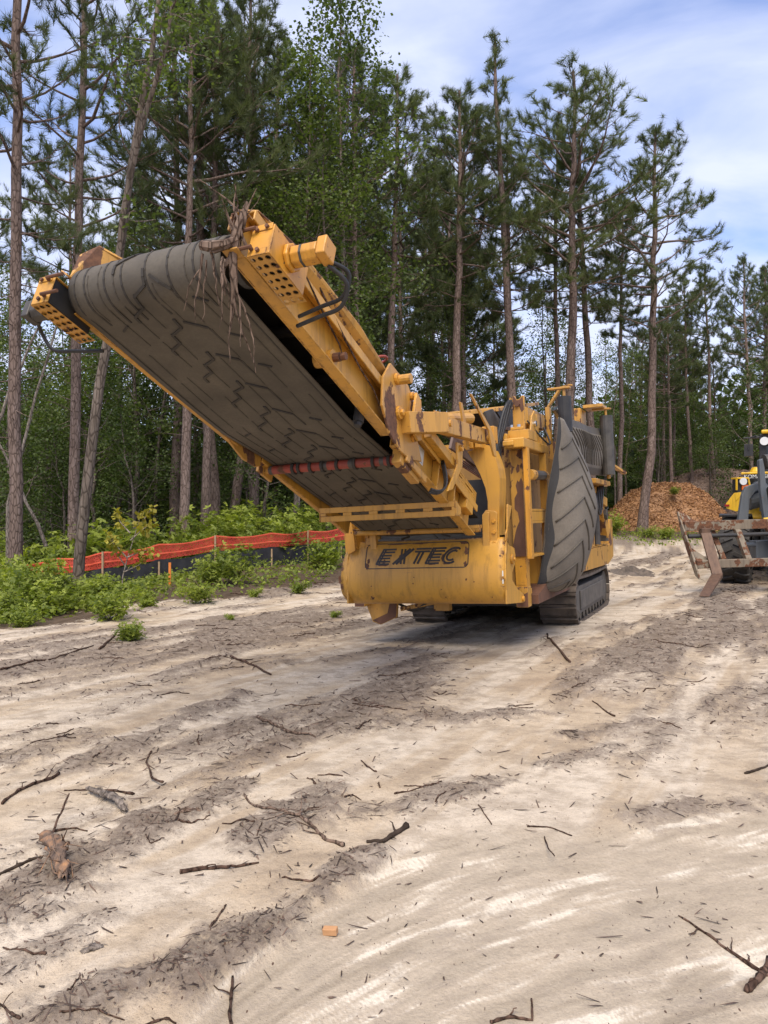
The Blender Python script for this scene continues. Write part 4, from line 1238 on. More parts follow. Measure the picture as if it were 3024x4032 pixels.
for (u, za, zb2, v) in ((1.55, 2.54, 2.98, 1.335), (4.35, 2.12, 3.05, 1.43)):
    b = MB(); b.tube([(v, u, za), (v, u, zb2)], 0.085 if u < 2 else 0.10, 16)
    rl = b.build('belt_roller', 'black_steel' if u < 2 else 'dark_steel', M, smooth=False)
    b = MB(); b.tube([(v, u, zb2 + .001), (v, u, zb2 + 0.10)], 0.02, 8); b.bar((v - .2, u, zb2 + 0.11), (v + 0.08, u, zb2 + 0.11), 0.09, 0.025, (0, 0, 1))
    b.tube([(v, u, za - .06), (v, u, za - .001)], 0.03, 8)
    b.build('roller_bearing', 'yellow_worn', rl, bevel=0.004)
b = MB()
b.box(1.12, 1.42, 4.1, 4.6, 3.17, 3.22); b.box(1.0, 1.1, 4.0, 4.5, 2.6, 3.168); b.box(1.05, 1.40, 3.3, 4.7, 1.96, 2.03); b.box(1.1, 1.2, 3.4, 4.9, 1.70, 1.955)
b.bar((1.05, 3.0, 2.0), (1.25, 4.9, 1.70), 0.12, 0.14); b.bar((1.15, 4.6, 1.95), (1.20, 5.1, 1.15), 0.16, 0.16)
b.box(1.15, 1.32, 4.55, 4.95, 1.96, 2.05); b.bar((1.2, 5.2, 2.45), (1.5, 5.7, 2.2), 0.1, 0.04)
b.build('side_conveyor_frame', 'yellow_worn', M, bevel=0.006)
b = MB()
for k in range(4):
    b.tube([(1.26 + 0.02 * k, 3.4 + 0.08 * k + 0.9 * t, 1.95 - 0.45 * math.sin(t * 3.1 + .1 * k)) for t in np.linspace(0, 1, 12)], 0.014, 6)
b.build('hydraulic_hose', 'hose', M, smooth=True)
# ---- chassis rail, rear end and tracks
b = MB()
b.prism([(1.05, u, z_) for u, z_ in ((2.6, 0.70), (5.4, 0.66), (6.0, 0.76), (6.05, 1.42), (5.75, 1.42), (5.65, 0.98), (2.6, 0.99))], (0.16, 0, 0))
b.box(0.92, 1.2, 3.4, 5.5, 0.992, 1.005)
b.prism([(-1.05, u, z_) for u, z_ in ((2.6, 0.70), (5.4, 0.66), (6.0, 0.76), (6.05, 1.42), (5.75, 1.42), (5.65, 0.98), (2.6, 0.99))], (-0.16, 0, 0))
b.box(-0.9, 0.9, 5.7, 6.0, 0.7, 1.4)
b.build('chassis_rail', 'yellow_worn', M, bevel=0.01)
b = MB()
b.box(1.08, 1.18, 3.3, 3.55, 1.007, 1.6); b.box(1.0, 1.2, 3.9, 4.15, 1.007, 1.45); b.bar((1.12, 3.1, 1.15), (1.16, 4.2, 1.62), 0.05, 0.12); b.box(1.05, 1.15, 4.6, 4.75, 1.007, 1.7)
b.build('rear_bracket', 'yellow_worn', M, bevel=0.008)
b = MB(); b.tube([(1.18, 4.45, 1.03), (1.18, 4.45, 1.62)], 0.06, 12); b.tube([(1.12, 4.9, 1.5), (1.3, 4.9, 1.5)], 0.09, 12); b.box(1.1, 1.25, 5.0, 5.25, 1.06, 1.5)
b.build('hydraulic_unit', 'dark_steel', M, bevel=0.004)
b = MB()
b.prism([(0.92, u, z_) for u, z_ in ((0.6, 0.50), (2.4, 0.5), (2.4, 0.62), (1.3, 0.75), (0.6, 0.6))], (0.2, 0, 0)); b.tube([(1.12, 1.55, 0.62), (1.16, 1.55, 0.62)], 0.04, 8)
b.build('belly_bracket', 'rust_brown', M)

def track(sg):
    v0, v1 = sg * 0.70, sg * 1.20
    ua, ub, zr, zc = 2.70, 5.10, 0.30, 0.31
    per = 2 * (ub - ua) + 2 * math.pi * zr
    def loop(t):
        t = t % per
        if t < ub - ua:
            return (ua + t, zc - zr), (0, -1)
        t -= ub - ua
        if t < math.pi * zr:
            a = -math.pi / 2 + t / zr
            return (ub + zr * math.cos(a), zc + zr * math.sin(a)), (math.cos(a), math.sin(a))
        t -= math.pi * zr
        if t < ub - ua:
            return (ub - t, zc + zr - 0.02 * math.sin(math.pi * t / (ub - ua))), (0, 1)
        t -= ub - ua
        a = math.pi / 2 + t / zr
        return (ua + zr * math.cos(a), zc + zr * math.sin(a)), (math.cos(a), math.sin(a))
    b = MB()
    nsh = 44
    for k in range(nsh):
        t0 = per * k / nsh; t1 = per * (k + 0.94) / nsh
        (ya, za), (na, nz) = loop(t0); (yb, zb3), (nb, nz2) = loop(t1)
        th = 0.035
        b.hexa([(v0, ya, za), (v1, ya, za), (v1, yb, zb3), (v0, yb, zb3),
                (v0, ya + na * th, za + nz * th), (v1, ya + na * th, za + nz * th), (v1, yb + nb * th, zb3 + nz2 * th), (v0, yb + nb * th, zb3 + nz2 * th)])
        (ym, zm), (nm, nzm) = loop(per * (k + 0.25) / nsh)
        tx, tz = -nzm, nm
        b.hexa([(v0, ym - tx * .01 + nm * th, zm - tz * .01 + nzm * th), (v1, ym - tx * .01 + nm * th, zm - tz * .01 + nzm * th), (v1, ym + tx * .01 + nm * th, zm + tz * .01 + nzm * th), (v0, ym + tx * .01 + nm * th, zm + tz * .01 + nzm * th),
                (v0, ym - tx * .006 + nm * (th + .028), zm - tz * .006 + nzm * (th + .028)), (v1, ym - tx * .006 + nm * (th + .028), zm - tz * .006 + nzm * (th + .028)), (v1, ym + tx * .006 + nm * (th + .028), zm + tz * .006 + nzm * (th + .028)), (v0, ym + tx * .006 + nm * (th + .028), zm + tz * .006 + nzm * (th + .028))])
    tr = b.build('crawler_track', 'tread_mud', M)
    b = MB()
    b.prism([(sg * 0.78, u, z_) for u, z_ in ((2.62, 0.20), (2.80, 0.12), (5.0, 0.12), (5.2, 0.20), (5.2, 0.42), (5.0, 0.50), (2.8, 0.50), (2.62, 0.42))], (sg * 0.385, 0, 0))
    b.prism([(sg * 1.166, u, z_) for u, z_ in ((2.85, 0.17), (4.95, 0.17), (4.95, 0.44), (2.85, 0.44))], (sg * 0.02, 0, 0))
    b.build('track_frame', 'track_frame', tr, bevel=0.01)
    for u in np.linspace(2.95, 4.85, 8):
        MB().tube([(sg * 1.0, u, 0.11), (sg * 1.15, u, 0.11)], 0.085, 12).build('track_roller', 'dark_steel', tr)
    b = MB(); b.tube([(sg * 0.95, 2.70, zc), (sg * 1.16, 2.70, zc)], 0.25, 20).build('idler_wheel', 'dark_steel', tr)
    MB().tube([(sg * 0.95, 5.10, zc), (sg * 1.16, 5.10, zc)], 0.25, 20).build('drive_sprocket', 'dark_steel', tr)
    return tr
track(1); track(-1)
b = MB()
b.prism([(v, 0.60, z_) for v, z_ in ((-1.06, 0.535), (-1.06, 0.46), (-0.99, 0.27), (-0.88, 0.235), (-0.66, 0.33), (-0.64, 0.535))], (0, 0.05, 0))
ub_ = b.build('underside_bracket', 'yellow_worn', M, bevel=0.006)
b = MB(); b.prism([(v, 0.599, z_) for v, z_ in ((-0.99, 0.29), (-0.88, 0.24), (-0.665, 0.335), (-0.65, 0.50), (-0.74, 0.52), (-.78, .38))], (0, -0.002, 0))
b.build('bare_rust', 'rust_brown', ub_)
b = MB()
b.bar((-0.64, 0.7, 0.42), (-0.2, 0.75, 0.50), 0.05, 0.05); b.box(-0.2, 0.0, 0.7, 0.8, 0.40, 0.535)
b.build('underside_strut', 'yellow_worn', M)
for k in range(3):
    b = MB(); b.tube([(-0.75 + 0.5 * t, 0.72 + .03 * k, 0.53 - (0.10 + 0.02 * k) * math.sin(t * 3.14)) for t in np.linspace(0, 1, 12)], 0.018, 6)
    b.build('underside_hose', 'dark_steel', M, smooth=True)
b = MB(); b.box(-0.66, 0.66, 1.8, 5.4, 0.34, 0.695); b.box(-0.98, 0.84, 0.62, 1.79, 0.50, 0.59)  # second box: black belly pan added to darken the underside
b.build('beam_and_shade_pan', 'black_steel', M)

# the front plate and its posts stand a little ahead of the legs
for o in list(M.children):
    k = o.name.split('.')[0]
    if k in ('front_apron', 'side_bracket', 'cross_tube', 'gooseneck_post', 'arm_anchor') or (k == 'side_plate'):
        o.location = (0.134, -0.34, 0.062); o.scale = (0.961, 0.961, 0.961)
    if k == 'support_leg':
        o.location = (-0.036, 0.13, -0.008)

def mworld(v, u, z_):
    return Matrix.Translation(Vector(MO)) @ Euler((0, -RHO, -PSI)).to_matrix().to_4x4() @ Vector((v, u, z_))

# ---- roots caught on the head of the conveyor
def root_tangle():
    rr = random.Random(31)
    b = MB()
    base = Vector(K(0.60, 3.60, 0.33))
    def wob(p, d, n, step, r0, r1, drop):
        pts = [Vector(p)]; d = Vector(d)
        for i in range(n):
            d = (d + Vector((rr.uniform(-.35, .35), rr.uniform(-.35, .35), rr.uniform(-.35, .35))) + Vector((0, 0, -drop))).normalized()
            pts.append(pts[-1] + d * step)
        b.tube(pts, [r0 + (r1 - r0) * i / n for i in range(n + 1)], 6)
    # stout root over the pulley end, hanging down in front
    pts = [(0.80, -4.52, 3.30), (0.79, -4.58, 3.18), (0.76, -4.60, 3.07), (0.745, -4.60, 2.97), (0.755, -4.61, 2.85)]
    b.tube(pts, [0.010, 0.022, 0.030, 0.026, 0.022], 7)
    end = Vector(pts[-1])
    b.tube([end, (0.752, -4.62, 2.73), (0.735, -4.62, 2.63), (0.72, -4.62, 2.56)], [0.024, 0.017, 0.009, 0.004], 6)
    b.tube([(0.77, -4.60, 3.07), (0.74, -4.66, 3.03), (0.68, -4.68, 3.02), (0.60, -4.68, 3.045), (0.585, -4.68, 3.05)], [0.022, 0.028, 0.036, 0.028, 0.008], 7)
    b.tube([(0.745, -4.60, 2.98), (0.70, -4.63, 2.92), (0.69, -4.63, 2.84), (0.71, -4.63, 2.76)], [0.02, 0.016, 0.012, 0.004], 6)
    for k in range(6):
        wob((rr.uniform(.58, .74), -4.66, rr.uniform(2.92, 3.06)), (rr.uniform(-.5, .2), -.3, -.7), rr.randint(6, 13), 0.045, rr.uniform(.004, .009), .0015, 0.35)
    for k in range(4):
        wob(end + Vector((0.02, -0.02, -0.1 * rr.random())), (rr.uniform(-.3, .3), -.1, -1), rr.randint(7, 12), 0.045, rr.uniform(.005, .01), .002, 0.3)
    for k in range(9):
        wob((0.79 + rr.uniform(-.04, .04), -4.56, 3.12 + rr.uniform(-.08, .1)), (rr.uniform(-.9, .4), rr.uniform(-.4, .2), .9), rr.randint(3, 7), 0.05, rr.uniform(.004, .012), .002, -0.05)
    o = b.build('root_tangle', 'root_wood')
    o.location = MO; o.rotation_euler = (0, -RHO, -PSI)
    tag(o, 'grey tangle of torn roots hanging over the right end of the conveyor head', 'roots')
root_tangle()
for nm, pts in (('twig', [K(0.79, 3.35, 0.25), K(0.80, 3.1, 0.16), K(0.81, 2.9, 0.08), K(0.81, 2.62, 0.0), K(0.815, 2.55, -0.06)]),
                ('twig', [K(0.785, 2.95, 0.24), K(0.80, 2.55, 0.10), K(0.81, 2.3, 0.02), K(0.815, 2.05, -0.02), K(0.82, 1.9, -0.1)])):
    b = MB(); b.tube(pts, [0.008, 0.009, 0.007, 0.006, 0.003], 5)
    o = b.build(nm, 'stick_bark'); o.location = MO; o.rotation_euler = (0, -RHO, -PSI)
    tag(o, 'thick dark twig draped over the upper conveyor beam just behind the motor box' if pts[0][0] > 0.787 else 'thin pale twig draped along the middle of the upper conveyor beam', 'twig')
b = MB()
b.tube([K(0.70 + 0.07 * math.cos(a), 1.86 + 0.09 * math.sin(a), 0.38 + 0.05 * math.cos(a + 1)) for a in np.linspace(0, 6.3, 20)], 0.012, 6)
o = b.build('rope_loop', 'red_paint'); o.location = MO; o.rotation_euler = (0, -RHO, -PSI)
tag(o, 'small rusty red loop hooked on the conveyor beam above the hinge', 'loop')

# ================================================================== wheel loader with a fork carriage
def px(x, y, d):                    # a place seen in the photo, at distance d
    return ((x - 829.5) / 1662 * d, d, 1.6 - (y - 1106) / 1662 * d)
LX, LY = 8.95, 17.3
lz = gz(LX, LY) - 0.02
L = thing('wheel_loader', 'yellow and grey wheel loader with a rusty fork carriage at the right edge', 'loader', (LX, LY, lz))
Linv = Vector((LX, LY, lz))
def lp_(x, y, d):
    return Vector(px(x, y, d)) - Linv
def wheel(cx, cy):
    b = MB()
    prof = [(0.30, 0.40), (0.30, 0.62), (0.27, 0.70), (0.20, 0.725), (0.0, 0.73), (-0.20, 0.725), (-0.27, 0.70), (-0.30, 0.62), (-0.30, 0.40)]
    n = 36
    vs = []
    for k in range(n):
        a = 2 * math.pi * k / n
        for x, r_ in prof:
            vs.append((cx + x, cy + r_ * math.cos(a), 0.73 + r_ * math.sin(a)))
    m_ = len(prof)
    b.add(vs, [(k * m_ + i, ((k + 1) % n) * m_ + i, ((k + 1) % n) * m_ + i + 1, k * m_ + i + 1) for k in range(n) for i in range(m_ - 1)])
    for k in range(20):
        a = 2 * math.pi * k / 20
        for sg in (1, -1):
            a2 = a + (math.pi / 20 if sg < 0 else 0)
            P = [(cx + sg * 0.30, a2 + 0.16, 0.69), (cx + sg * 0.18, a2 + 0.1, 0.745), (cx + sg * 0.02, a2, 0.75)]
            for (xa, aa, ra), (xb, ab, rb) in zip(P[:-1], P[1:]):
                b.bar((xa, cy + ra * math.cos(aa), 0.73 + ra * math.sin(aa)), (xb, cy + rb * math.cos(ab), 0.73 + rb * math.sin(ab)), 0.075, 0.05, (0, math.cos(aa), math.sin(aa)))
    t = b.build('wheel', 'tyre', L)
    b = MB(); b.tube([(cx - 0.24, cy, 0.73), (cx + 0.24, cy, 0.73)], 0.405, 24); b.tube([(cx - 0.27, cy, 0.73), (cx + 0.27, cy, 0.73)], 0.15, 12)
    b.build('rim', 'loader_yellow', t)
for cx in (-1.03, 1.03):
    wheel(cx, 0.0); wheel(cx, 3.2)
b = MB()
b.box(-0.5, 0.6, 0.1, 1.2, 0.55, 1.25); b.box(-0.62, 0.62, 1.2, 4.6, 0.6, 1.3)
b.build('chassis', 'black_steel', L, bevel=0.02)
b = MB()
b.prism([(-1.18, y, z_) for y, z_ in ((2.0, 1.45), (4.7, 1.45), (4.75, 2.0), (4.5, 2.2), (2.9, 2.25), (2.4, 2.25), (2.0, 1.5))], (2.36, 0, 0))
b.build('engine_hood', 'loader_yellow', L, bevel=0.03)
for sg in (-1, 1):
    b = MB()
    for k in range(8):
        a0, a1 = R(12 + 12 * k), R(12 + 12 * (k + 1))
        b.hexa([(sg * 0.72, .82 * math.cos(a0), .73 + .82 * math.sin(a0)), (sg * 1.36, .82 * math.cos(a0), .73 + .82 * math.sin(a0)), (sg * 1.36, .82 * math.cos(a1), .73 + .82 * math.sin(a1)), (sg * 0.72, .82 * math.cos(a1), .73 + .82 * math.sin(a1)),
                (sg * 0.72, .86 * math.cos(a0), .73 + .86 * math.sin(a0)), (sg * 1.36, .86 * math.cos(a0), .73 + .86 * math.sin(a0)), (sg * 1.36, .86 * math.cos(a1), .73 + .86 * math.sin(a1)), (sg * 0.72, .86 * math.cos(a1), .73 + .86 * math.sin(a1))])
    b.build('mudguard', 'black_steel', L)
    P = [lp_(1569, 1098, 18.0), lp_(1568, 1088, 18.0), lp_(1584, 1065, 18.0), lp_(1603, 1063, 18.0), lp_(1603, 1100, 18.0), lp_(1588, 1105, 18.0)]
    if sg > 0:
        P = [Vector((-p.x, p.y, p.z)) for p in P]
    b = MB(); b.prism(P, (0, 0.9, 0)); b.prism([p + Vector((sg * -0.02, -0.012, 0)) for p in (P[2], P[3], P[2].lerp(P[5], .45))], (0, 0.011, 0))
    gd = b.build('step_guard', 'loader_yellow', L, bevel=0.015)
    c = lp_(1571, 1092, 17.99); c.x *= -sg
    b = MB(); b.box(c.x - .05, c.x + .05, c.y - .02, c.y, c.z - .02, c.z + .025)
    b.build('red_marker', 'red_lens', gd)
    a = lp_(1592, 1068, 17.9); c = lp_(1614, 1033, 17.9)
    a.x *= -sg; c.x *= -sg
    x0_, x1_ = min(a.x, c.x), max(a.x, c.x)
    b = MB(); b.box(x0_, x1_, a.y, a.y + 0.25, a.z, c.z - .02)
    lampb = b.build('light_stand', 'black_steel', L, bevel=0.01)
    b = MB(); b.box(x0_ - .02, x1_ + .02, a.y - .05, a.y + 0.27, c.z - .018, c.z + .02); b.box(x0_ - .03, x0_ - .002, a.y - .04, a.y + .02, c.z - .28, c.z - .02); b.bar((x1_ + .02, a.y, c.z), (x1_ + .08, a.y, a.z + .1), .04, .04)
    b.build('stand_frame', 'loader_yellow', lampb, bevel=0.005)
    c = lp_(1603.5, 1040, 17.89); c.x *= -sg
    b = MB(); b.tube([(c.x, a.y - 0.001, c.z), (c.x, a.y - .07, c.z)], [0.075, 0.085], 14)
    b.build('headlight', 'lamp_glass', lampb)
    c = lp_(1608.5, 1053, 17.89); c.x *= -sg
    b = MB(); b.box(c.x - .075, c.x + .075, a.y - .05, a.y - .001, c.z - .06, c.z + .06)
    b.build('indicator', 'amber', lampb, bevel=0.01)
    # lift arm: two plates with a tube between
    def mx(p):
        return Vector((p.x * -sg, p.y, p.z)) if sg > 0 else p
    A_ = [mx(lp_(x, y, 16.9)) for x, y in ((1594, 1132), (1603, 1070), (1611, 1052), (1630, 1045), (1650, 1040), (1650, 1054), (1632, 1062), (1620, 1078), (1616, 1130))]
    b = MB(); b.prism(A_, (0, 0.10, 0))
    b.tube([mx(lp_(1612, 1080, 17.2)), mx(lp_(1648, 1070, 17.2))], 0.24, 18); b.tube([mx(lp_(1636, 1068, 17.15)), mx(lp_(1652, 1064, 17.15))], 0.28, 18)
    B_ = [mx(lp_(x, y, 16.6)) for x, y in ((1640, 994), (1648, 990), (1652, 1010), (1656, 1060), (1668, 1125), (1652, 1125), (1643, 1060))]
    b.prism(B_, (0, 0.12, 0))
    b.build('lift_arm', 'loader_grey', L, bevel=0.012)
    b = MB(); b.tube([mx(lp_(1650, 998, 16.7)), mx(lp_(1680, 996, 16.7))], 0.16, 16); b.tube([mx(lp_(1662, 1070, 16.6)), mx(lp_(1690, 1070, 16.6))], 0.2, 16)
    b.build('arm_pin', 'dark_steel', L)
b = MB()
p, q = lp_(1600, 1027, 18.6), lp_(1640, 1020, 18.6)
b.box(p.x, p.x + 1.0, p.y, p.y + 1.4, p.z + .02, q.z); b.tube([(q.x - .12, q.y + .2, q.z), (q.x - .12, q.y + .2, q.z + .12)], [0.16, .10], 12)
pr = b.build('front_cowl', 'loader_yellow', L, bevel=0.02)
b = MB(); b.box(p.x + .04, p.x + .96, p.y + .03, p.y + 1.3, p.z - .42, p.z + .015)
b.build('cowl_glass', 'dark_glass', pr)
lettering('lettering', 'KOMATSU', 'decal_white', pr, (p.x + 0.36, p.y + 0.003, p.z - 0.035), (R(90), 0, 0), 0.125)
b = MB(); b.box(p.x + .05, p.x + 0.9, p.y + .005, p.y + .028, p.z - .09, p.z + .019)
b.build('name_band', 'decal_black', pr)
# cab
b = MB()
p, q = lp_(1640, 1060, 18.5), lp_(1655, 945, 18.5)
XR = p.x + 1.6
b.box(p.x, p.x + .14, 1.2, 1.34, p.z, q.z); b.box(XR - .14, XR, 1.2, 1.34, p.z, q.z); b.box(p.x, p.x + .12, 2.4, 2.5, p.z, q.z); b.box(XR - .12, XR, 2.4, 2.5, p.z, q.z)
b.box(p.x, XR, 1.25, 2.45, q.z, q.z + .08); b.box(p.x - .35, p.x - .001, 1.18, 1.3, q.z - .02, q.z + .02); b.box(p.x, XR, 1.2, 2.5, p.z - .5, p.z - .001)
cb = b.build('cab', 'black_steel', L, bevel=0.01)
b = MB(); b.box(p.x + .142, XR - .142, 1.26, 1.27, p.z, q.z - .001); b.box(p.x + .03, p.x + .04, 1.341, 2.399, p.z, q.z - .001)
b.build('windscreen', 'dark_glass', cb)
b = MB(); b.box(p.x + .05, XR + .05, 1.05, 2.7, q.z + .082, q.z + .17)
b.build('cab_roof', 'loader_yellow', cb, bevel=0.03)
for sg in (-1, 1):
    b = MB(); b.tube([(XR - .12 if sg > 0 else p.x + .12, 1.15, q.z - .1), (XR - .12 if sg > 0 else p.x + .12, 1.08, q.z - .1)], [.09, .10], 14)
    b.build('work_light', 'lamp_glass', cb)
    m0, m1 = lp_(1620, 985, 18.3), lp_(1638, 958, 18.3)
    if sg > 0:
        m0.x, m1.x = p.x + XR - m1.x, p.x + XR - m0.x
    b = MB(); b.box(m0.x, m1.x, m0.y, m0.y + .07, m0.z, m1.z)
    mc = (m0 + m1) / 2
    b.tube([(mc.x, m0.y - .02, mc.z), (mc.x + .02, m0.y - .03, m1.z + .15), (mc.x - sg * .15, 1.2, m1.z + .2), (mc.x - sg * .4, 1.25, q.z - 0.05)], 0.018, 6)
    b.build('mirror', 'black_steel', cb, bevel=0.01)

# the machine stands turned away to the right: wheels, chassis and hood are swung about the near front wheel
for o in list(L.children):
    if o.name.split('.')[0] in ('wheel', 'chassis', 'engine_hood', 'mudguard'):
        pv = Vector((-1.03, 0, 0))
    elif o.name.split('.')[0] == 'cab':
        pv = Vector((lp_(1640, 1060, 18.5).x, 1.2, 0))
    elif o.name.split('.')[0] == 'front_cowl':
        pv = Vector((lp_(1600, 1027, 18.6).x, 1.3, 0))
    elif o.name == 'step_guard':
        pv = Vector((lp_(1569, 1098, 18.0).x, 0.7, 0))
    else:
        continue
    if True:
        o.rotation_euler = (0, 0, R(-30))
        o.location = pv - Euler((0, 0, R(-30))).to_matrix() @ pv
# fork carriage
def frame(x, z, off=0.0):           # carriage plane: x across (0 = left end), z up from the lower bar; leans back and to the left
    t = z / 0.75
    return lp_(1506 + x * 110.0, 1219 - x * 3.5, 15.1) + Vector((-0.115 * t, 0.34 * t + off, z))
b = MB()
b.bar(frame(-0.02, 0.0), frame(2.9, 0.0), 0.12, 0.16); b.bar(frame(-0.02, 0.74), frame(2.9, 0.74), 0.12, 0.19)
fc = b.build('fork_carriage', 'fork_paint', L, bevel=0.01)
b = MB()
for x in (-0.06, 2.94):
    b.prism([frame(x, z_, o) for z_, o in ((-0.28, 0.02), (-0.22, 0.14), (0.1, 0.16), (0.6, 0.16), (1.05, 0.02), (1.05, -0.02), (0.4, -0.05), (-0.28, -0.02))], (0.03, 0, 0))
for z_ in (0.07, 0.82):
    b.prism([frame(0.0, z_, 0.0), frame(0.28, z_, 0.0), frame(0.0, z_ + 0.24, 0.0)], (0, 0.02, 0))
b.build('end_plate', 'fork_paint', fc)
for x in (0.98, 1.62):
    b = MB(); b.prism([frame(x - 0.01, 0.08, -0.06), frame(x + 0.10, 0.08, -0.06), frame(x + 0.09, 0.65, -0.06), frame(x - 0.02, 0.65, -0.06)], (0, 0.14, 0))
    b.build('upright', 'fork_paint', fc, bevel=0.006)
for x in (0.55, 1.9):
    b = MB(); b.bar(frame(x + .05, 0.07, 0.12), frame(x, 0.66, 0.1), 0.09, 0.06, (0, 1, 0))
    b.build('strut', 'fork_paint', fc)
b = MB(); b.tube([frame(0.0, 0.54, 0.0), frame(2.9, 0.54, 0.0)], 0.042, 12)
b.build('fork_shaft', 'black_steel', fc)
for x in (0.28, 1.78):
    top = frame(x + .06, 0.60, -0.07); heel = frame(x + 0.0, -0.20, -0.10)
    b = MB()
    b.bar(top, heel, 0.20, 0.055, (0, 1, 0))
    b.box(top.x - .09, top.x + .09, top.y - .03, top.y + .12, top.z - .02, top.z + .09)
    tipw = Vector((heel.x - 0.62, heel.y - 0.88, 0.0)); tipw.z = gz(tipw.x + LX, tipw.y + LY) - lz + 0.03
    d = (tipw - heel).normalized(); sdv = d.cross(Vector((0, 0, 1))).normalized()
    hw = 0.10
    b.hexa([heel + sdv * hw + Vector((0, 0, -.05)), heel - sdv * hw + Vector((0, 0, -.05)), tipw - sdv * hw * .9 + Vector((0, 0, -.018)), tipw + sdv * hw * .9 + Vector((0, 0, -.018)),
            heel + sdv * hw + Vector((0, 0, .03)), heel - sdv * hw + Vector((0, 0, .03)), tipw - sdv * hw * .9 + Vector((0, 0, .0)), tipw + sdv * hw * .9 + Vector((0, 0, .0))])
    b.build('fork_tine', 'tine_steel', fc, bevel=0.008)
b = MB(); b.bar(frame(1.4, 0.2, 0.5), frame(2.6, 0.2, 0.5), 0.3, 0.4); b.tube([frame(1.2, .32, .35), frame(2.8, .32, .35)], 0.05, 10)
b.build('hitch_block', 'loader_grey', fc, bevel=0.02)
for x in (1.75, 2.25):
    b = MB(); b.prism([frame(x, z_, 0.25) for z_ in (0.85, 0.85)] + [frame(x + .14, .86, .25), frame(x + .13, .5, .25), frame(x + .07, .42, .25), frame(x + .0, .5, .25)], (0, .04, 0))
    b.build('hook_plate', 'loader_yellow', fc)

# ================================================================== mulch piles
def pile(name, cx, cy, rx, ry, h, m, label, seed, bumps, nchip=15000):
    z0 = float(terrain(np.array([cx]), np.array([cy]))[0]) - 0.15
    n = 90
    g = np.linspace(-1.15, 1.15, n)
    X, Y = np.meshgrid(g, g, indexing='ij')
    def hf(X, Y):
        r_ = np.hypot(X, Y) + (fbm(X * 2 + seed, Y * 2, seed, 4) - 0.5) * 0.22
        z = h * np.minimum(np.maximum(1.06 - r_, -0.1) * 1.12, 0.80 + 0.12 * np.maximum(1 - r_, 0))
        for (bx, by, br, bh) in bumps:
            z = z + bh * np.exp(-((X - bx) ** 2 + (Y - by) ** 2) / br ** 2)
        z = z - h * 0.10 * sstep(0.72, 1.0, z / h)
        return z + 0.22 * (fbm(X * 6, Y * 6, seed + 1, 4) - 0.5) * sstep(1.1, .9, np.hypot(X, Y))
    Z = hf(X, Y)
    V = np.stack([cx + X * rx, cy + Y * ry, z0 + Z], -1).reshape(-1, 3)
    idx = np.arange(n * n).reshape(n, n)
    F = np.stack([idx[:-1, :-1], idx[1:, :-1], idx[1:, 1:], idx[:-1, 1:]], -1).reshape(-1, 4)
    tint = fbm(X * 14, Y * 14, seed + 5, 3).ravel() * 0.8
    r_ = np.random.default_rng(seed)
    a = r_.uniform(0, 2 * np.pi, nchip); q = np.sqrt(r_.uniform(0, 1.15, nchip))
    px_, py_ = q * np.cos(a), q * np.sin(a)
    c = np.stack([cx + px_ * rx, cy + py_ * ry, z0 + hf(px_, py_) + 0.02], -1)
    d = r_.normal(size=(nchip, 3)); d[:, 2] *= 0.5; d /= np.linalg.norm(d, axis=1)[:, None]
    e = np.cross(d, r_.normal(size=(nchip, 3))); e /= np.linalg.norm(e, axis=1)[:, None]
    ln = r_.uniform(.03, .10, nchip)[:, None]; wd = r_.uniform(.010, .025, nchip)[:, None]
    Q = np.stack([c - d * ln - e * wd, c + d * ln - e * wd, c + d * ln + e * wd, c - d * ln + e * wd], 1).reshape(-1, 3)
    V2 = np.concatenate([V, Q]); F2 = np.concatenate([F, np.arange(nchip * 4).reshape(-1, 4) + len(V)])
    t2 = np.concatenate([tint, np.repeat(r_.beta(1.6, 1.5, nchip), 4)])
    o = link(name, npmesh(name, V2, F2, m, t2))
    tag(o, label, 'mulch pile')
    return o
pile('mulch_pile', 14.2, 38.5, 3.6, 2.6, 2.6, 'chip_orange', 'orange brown pile of fresh wood chips between the pines and the loader', 3, [(-0.75, -.2, .35, .35), (.35, 0, .4, .3), (-.3, .0, .4, .3)])
pile('mulch_pile', 20.1, 45.5, 6.0, 4.0, 3.75, 'chip_brown', 'dark brown pile of bark mulch behind the loader', 8, [(-.3, 0, .5, .3)], 11000)

# ================================================================== silt fence
FP = [(-11.0, 19.6), (-9.3, 18.8), (-7.9, 18.6), (-6.75, 18.5), (-5.6, 19.2), (-4.4, 20.1), (-3.1, 21.3), (-2.2, 22.3), (-1.3, 23.5), (0.2, 25.2)]
SF = thing('silt_fence', 'sagging black silt fence topped with orange safety net along the trees', 'fence', (FP[4][0], FP[4][1], 0))
so = Vector((FP[4][0], FP[4][1], 0))
def fpos(t):
    t = t * (len(FP) - 1); i = min(int(t), len(FP) - 2); f = t - i
    x = FP[i][0] * (1 - f) + FP[i + 1][0] * f; y = FP[i][1] * (1 - f) + FP[i + 1][1] * f
    return x, y, float(terrain(np.array([x]), np.array([y]))[0]), f
def fsheet(t, a, z0, z1, off=0.0, amp=0.04):
    x, y, z_, f = fpos(t)
    sag = 0.07 * math.sin(math.pi * f)
    w_ = amp * math.sin(t * 90 + a * 2) + amp * .6 * math.sin(t * 213)
    return Vector((x + w_ * .6 + off * .5, y + w_ - off, z_ + z0 + (z1 - z0 - sag) * a)) - so
b = MB(); b.grid(lambda t, a: fsheet(t, a, -0.12, 0.56, 0.0, 0.05), 160, 6); b.build('black_fabric', 'black_fabric', SF, smooth=True)
